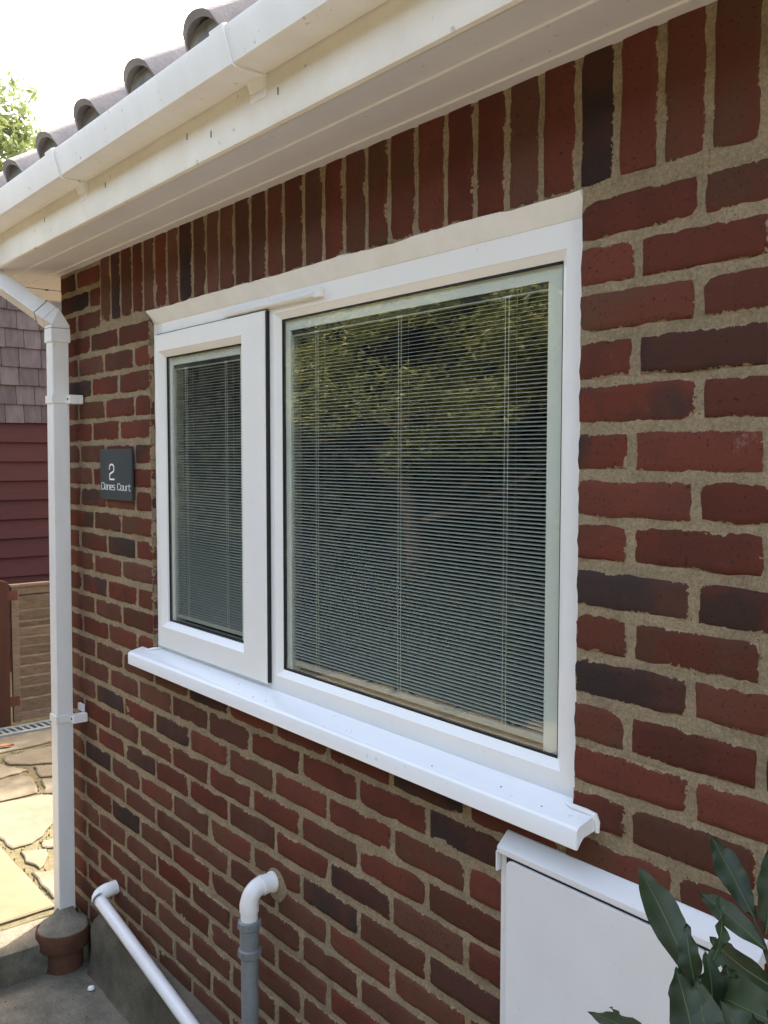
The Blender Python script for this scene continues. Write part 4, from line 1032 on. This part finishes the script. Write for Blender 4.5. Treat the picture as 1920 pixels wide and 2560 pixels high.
# ================================================================== DRAIN CHANNEL
dr = thing('drain_channel', (-4.67, 0.6, PZ), 'grey slotted drainage channel grate laid along the foot of the gate', 'drain grate')
XD0, XD1 = -4.755, -4.59
MB().box(XD0+0.03, XD1-0.03, -1.5, 4.0, PZ-0.05, PZ-0.012).build('channel_void', M['black'], dr)
for xa, xb in ((XD0, XD0+0.034), (XD1-0.034, XD1)):
    MB().box(xa, xb, -1.5, 4.0, PZ-0.012, PZ+0.012).build('channel_rim', M['drain'], dr, bevel=0.002)
bmz = MB(); bmz.box(-0.055, 0.055, -0.0085, 0.0085, -0.012, 0.010)
bme = bpy.data.meshes.new('grate_bar'); bme.from_pydata(bmz.v, [], bmz.f); bme.materials.append(M['drain'])
y = -0.3
while y < 2.3:
    place('grate_bar', bme, ((XD0+XD1)/2, y, PZ), dr, rot=(0, 0, 0.12)); y += 0.041
MB().box(XD1+0.001, XD1+0.03, -1.5, 4.0, PZ-0.03, PZ-0.002).build('channel_kerb', M['concrete'], dr)

# ================================================================== GATE
gt = thing('garden_gate', (-4.82, 1.0, PZ), 'low weathered wooden gate of horizontal lap boards in a frame', 'gate')
GX = -4.82; gy0, gy1, gz0, gz1 = 0.555, 1.75, -1.615, -0.762
MB().box(GX-0.035, GX+0.012, gy0-0.01, gy1+0.01, gz1-0.012, gz1+0.004).build('top_capping', M['lapwood'], gt, bevel=0.002)
MB().box(GX-0.022, GX+0.0, gy0+0.046, gy1-0.046, gz1-0.062, gz1-0.0125).build('gate_rail', M['lapwood'], gt, bevel=0.0015)
MB().box(GX-0.022, GX+0.0, gy0+0.046, gy1-0.046, gz0, gz0+0.05).build('gate_rail', M['lapwood'], gt, bevel=0.0015)
for yy in (gy0, gy1-0.045): MB().box(GX-0.022, GX+0.004, yy, yy+0.045, gz0-0.005, gz1-0.0125).build('gate_stile', M['lapwood'], gt, bevel=0.0015)
edges = [-0.825, -0.923, -0.985, -1.030, -1.088, -1.145, -1.207, -1.270, -1.338, -1.400, -1.475, -1.565]
for i in range(len(edges)-1):
    zt, zb = edges[i]+0.012, edges[i+1]-0.004; mb = MB(); n = 24
    for q in range(n+1):
        yy = gy0+0.046+(gy1-gy0-0.092)*q/n
        wv = 0.006*nz(yy, i*3.1, 0, 5)+0.003*nz(yy, i, 2, 17); wt = 0.006*nz(yy, (i-1)*3.1, 0, 5)
        mb.v += [(GX-0.001, yy, zt-0.021+wt), (GX-0.019, yy, zb+wv), (GX-0.029, yy, zb+wv), (GX-0.018, yy, zt-0.012+wt)]
    for q in range(n):
        a = q*4
        for k in range(4): b = (k+1) % 4; mb.f.append((a+k, a+4+k, a+4+b, a+b))
    mb.build('lap_board', M['lapwood'], gt)
for zz in (-0.825, -1.485):
    MB().box(GX+0.0045, GX+0.008, gy0-0.04, gy0+0.038, zz-0.03, zz+0.03).build('hinge', M['hinge'], gt, bevel=0.001)
gp = thing('gate_post', (-4.80, 0.47, PZ), 'thick red brown stained wooden post at the left of the gate', 'post')
MB().prism([(-0.060+0.47-0.02, PZ-0.02), (0.052+0.47, PZ-0.02), (0.052+0.47, -0.735), (0.39+0.02, -0.70), (0.39, -0.70)], 'x', -4.87, -4.765).build('post_shaft', M['postwood'], gp, bevel=0.004)
gp2 = thing('gate_post', (-4.80, 1.83, PZ), 'stained wooden post at the far right of the gate, behind the house corner', 'post')
MB().box(-4.87, -4.765, 1.77, 1.88, PZ-0.02, -0.70).build('post_shaft', M['postwood'], gp2, bevel=0.004)
# plain fence carrying on to the left of the post
fn = thing('garden_fence', (-4.82, -1.0, PZ), 'weathered lap board fence panel left of the red brown post', 'fence')
for i in range(9):
    z = -1.60+i*0.092
    MB().add([(GX-0.02, -1.35, z+0.105), (GX-0.02, 0.385, z+0.105), (GX-0.006, 0.385, z), (GX-0.006, -1.35, z), (GX-0.028, -1.35, z+0.105), (GX-0.028, 0.385, z+0.105), (GX-0.014, 0.385, z), (GX-0.014, -1.35, z)],
             [(0, 3, 2, 1), (4, 5, 6, 7), (2, 3, 7, 6), (0, 1, 5, 4)]).build('lap_board', M['lapwood'], fn)
MB().box(GX-0.035, GX+0.012, -1.36, 0.388, -0.772, -0.757).build('top_capping', M['lapwood'], fn)

# ================================================================== NEIGHBOUR
nb = thing('neighbour_house', (-7.5, 1.5, PZ), 'neighbouring house with grey hung shingles above dark maroon boarding', 'house')
NX = -6.3
MB().box(-10.0, NX-0.03, -1.5, 3.5, PZ-0.1, 1.90).build('wall', M['boarding'], nb)
MB().box(-10.2, NX+0.12, -1.7, 3.65, 1.905, 1.99).build('roof', M['rooftile'], nb)
zb = 0.285
for i in range(13):
    z1_ = zb-i*0.148
    MB().add([(NX-0.022, -1.5, z1_+0.004), (NX-0.022, 3.5, z1_+0.004), (NX-0.002, 3.5, z1_-0.146), (NX-0.002, -1.5, z1_-0.146), (NX-0.029, -1.5, z1_-0.146), (NX-0.029, 3.5, z1_-0.146)],
             [(0, 3, 2, 1), (3, 4, 5, 2)]).build('cladding_board', M['boarding'], nb)
rs = random.Random(9)
shm = []
for q in range(5):
    w_ = 0.128+0.009*q; b_ = MB()
    b_.add([(0.004, -w_/2, 0), (0.004, w_/2, 0), (-0.014, w_/2, 0.17), (-0.014, -w_/2, 0.17), (-0.012, -w_/2, 0), (-0.012, w_/2, 0)], [(0, 1, 2, 3), (4, 5, 1, 0), (0, 3, 4), (1, 5, 2)])
    me = bpy.data.meshes.new('shingle'); me.from_pydata(b_.v, [], b_.f); me.materials.append(M['shingle']); shm.append((w_, me))
zz = 0.288; row = 0; cnt = 0
while zz < 1.86:
    y = -0.35+(row % 2)*0.07+rs.uniform(-.02, .02)
    while y < 3.2 and cnt < 299:
        w_, me = shm[rs.randrange(5)]
        place('shingle', me, (NX+rs.uniform(-.001, .003), y+w_/2, zz+rs.uniform(-.004, .003)), nb); y += w_+0.004; cnt += 1
    zz += 0.1435; row += 1

# ================================================================== TREES, HEDGES
def foliage(mb, cx, cy, cz, rx, ry, rz, n, s, seed, shell=0.55, clumps=26):
    r = random.Random(seed)
    cl = []
    for i in range(clumps):
        while True:
            p = Vector((r.uniform(-1, 1), r.uniform(-1, 1), r.uniform(-1, 1)))
            if shell < p.length < 1: break
        cl.append((p, r.uniform(0.18, 0.36)))
    for i in range(n):
        p, cr = cl[r.randrange(clumps)]
        q = Vector((r.gauss(0, 1), r.gauss(0, 1), r.gauss(0, 1))).normalized()*cr*r.uniform(0.5, 1.05)+p
        c = Vector((cx+q.x*rx, cy+q.y*ry, cz+q.z*rz))
        d = Vector((r.gauss(0, 1), r.gauss(0, 1), r.gauss(0, 1))).normalized(); e = d.cross(Vector((r.gauss(0, 1), r.gauss(0, 1), r.gauss(0, 1)))).normalized()
        L_ = s*r.uniform(0.7, 1.3); W_ = L_*0.33
        mb.add([c-d*L_, c+e*W_, c+d*L_, c-e*W_], [(0, 1, 2, 3)])
def tree(name, label, category, x, y, z0_, h, rx, ry, rz, n, s, material, seed, group=None):
    t = thing(name, (x, y, z0_), label, category, group)
    mb = MB(); mb.tube([(x, y, z0_), (x+0.06, y, z0_+h*0.35), (x-0.05, y+0.05, z0_+h*0.7), (x, y, z0_+h)], [0.16, 0.12, 0.08, 0.03], 10)
    r = random.Random(seed)
    for i in range(7):
        a = r.uniform(0, 6.28); b = z0_+h*r.uniform(0.4, 0.8)
        mb.tube([(x, y, b), (x+math.cos(a)*rx*0.5, y+math.sin(a)*ry*0.5, b+rz*0.35), (x+math.cos(a)*rx*0.8, y+math.sin(a)*ry*0.8, b+rz*0.7)], [0.06, 0.035, 0.012], 7)
    mb.build('trunk', M['bark'], t, smooth=True)
    mb = MB(); foliage(mb, x, y, z0_+h, rx, ry, rz, n, s, seed)
    mb.build('crown', M[material], t, kind='stuff')
    return t
tree('garden_tree', 'hazy light green tree top beyond the left end of the roof', 'tree', -12.4, 1.7, PZ, 5.4, 1.7, 1.5, 1.7, 5200, 0.075, 'treeleaf', 21)
tree('garden_tree', 'leafy tree hidden behind the house that shades the paving by the gate', 'tree', -7.45, 4.75, PZ, 5.2, 1.45, 1.3, 1.1, 9000, 0.085, 'treeleaf', 22)

# opposite side of the path: what the window reflects
hd = thing('evergreen_hedge', (-2.0, -5.2, GZ), 'tall dark evergreen hedge opposite, mirrored in the window glass', 'hedge')
mb = MB(); r = random.Random(31)
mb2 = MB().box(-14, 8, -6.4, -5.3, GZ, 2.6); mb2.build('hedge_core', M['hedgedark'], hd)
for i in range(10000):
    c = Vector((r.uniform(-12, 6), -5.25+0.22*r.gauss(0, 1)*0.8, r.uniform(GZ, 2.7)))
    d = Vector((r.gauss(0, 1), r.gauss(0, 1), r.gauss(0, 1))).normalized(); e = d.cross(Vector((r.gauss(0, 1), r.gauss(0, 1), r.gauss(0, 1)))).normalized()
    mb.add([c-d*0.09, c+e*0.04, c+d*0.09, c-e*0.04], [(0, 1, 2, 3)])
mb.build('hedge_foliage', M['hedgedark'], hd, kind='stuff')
lh = thing('added_low_hedge', (-6.0, -3.1, GZ), 'added unseen low dark shrubs, keeping bright ground out of the window reflection', 'hedge')  # shrubs added out of view to cover sunlit ground in the glass
MB().box(-12, -2.9, -3.45, -2.9, GZ, -0.95).build('hedge_core', M['hedgedark'], lh)
mb = MB()
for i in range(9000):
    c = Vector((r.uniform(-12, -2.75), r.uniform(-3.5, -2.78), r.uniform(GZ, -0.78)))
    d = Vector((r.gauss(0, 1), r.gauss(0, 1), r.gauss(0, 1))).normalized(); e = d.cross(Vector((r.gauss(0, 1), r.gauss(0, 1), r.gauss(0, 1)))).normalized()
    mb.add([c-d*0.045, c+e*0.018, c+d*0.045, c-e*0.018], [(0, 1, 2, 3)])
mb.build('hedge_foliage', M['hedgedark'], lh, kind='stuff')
tree('laurel_bush', 'sunlit olive green bush opposite, mirrored in the large window pane', 'bush', -4.95, -3.9, GZ, 2.5, 1.9, 0.6, 0.80, 17000, 0.034, 'hedge', 33)
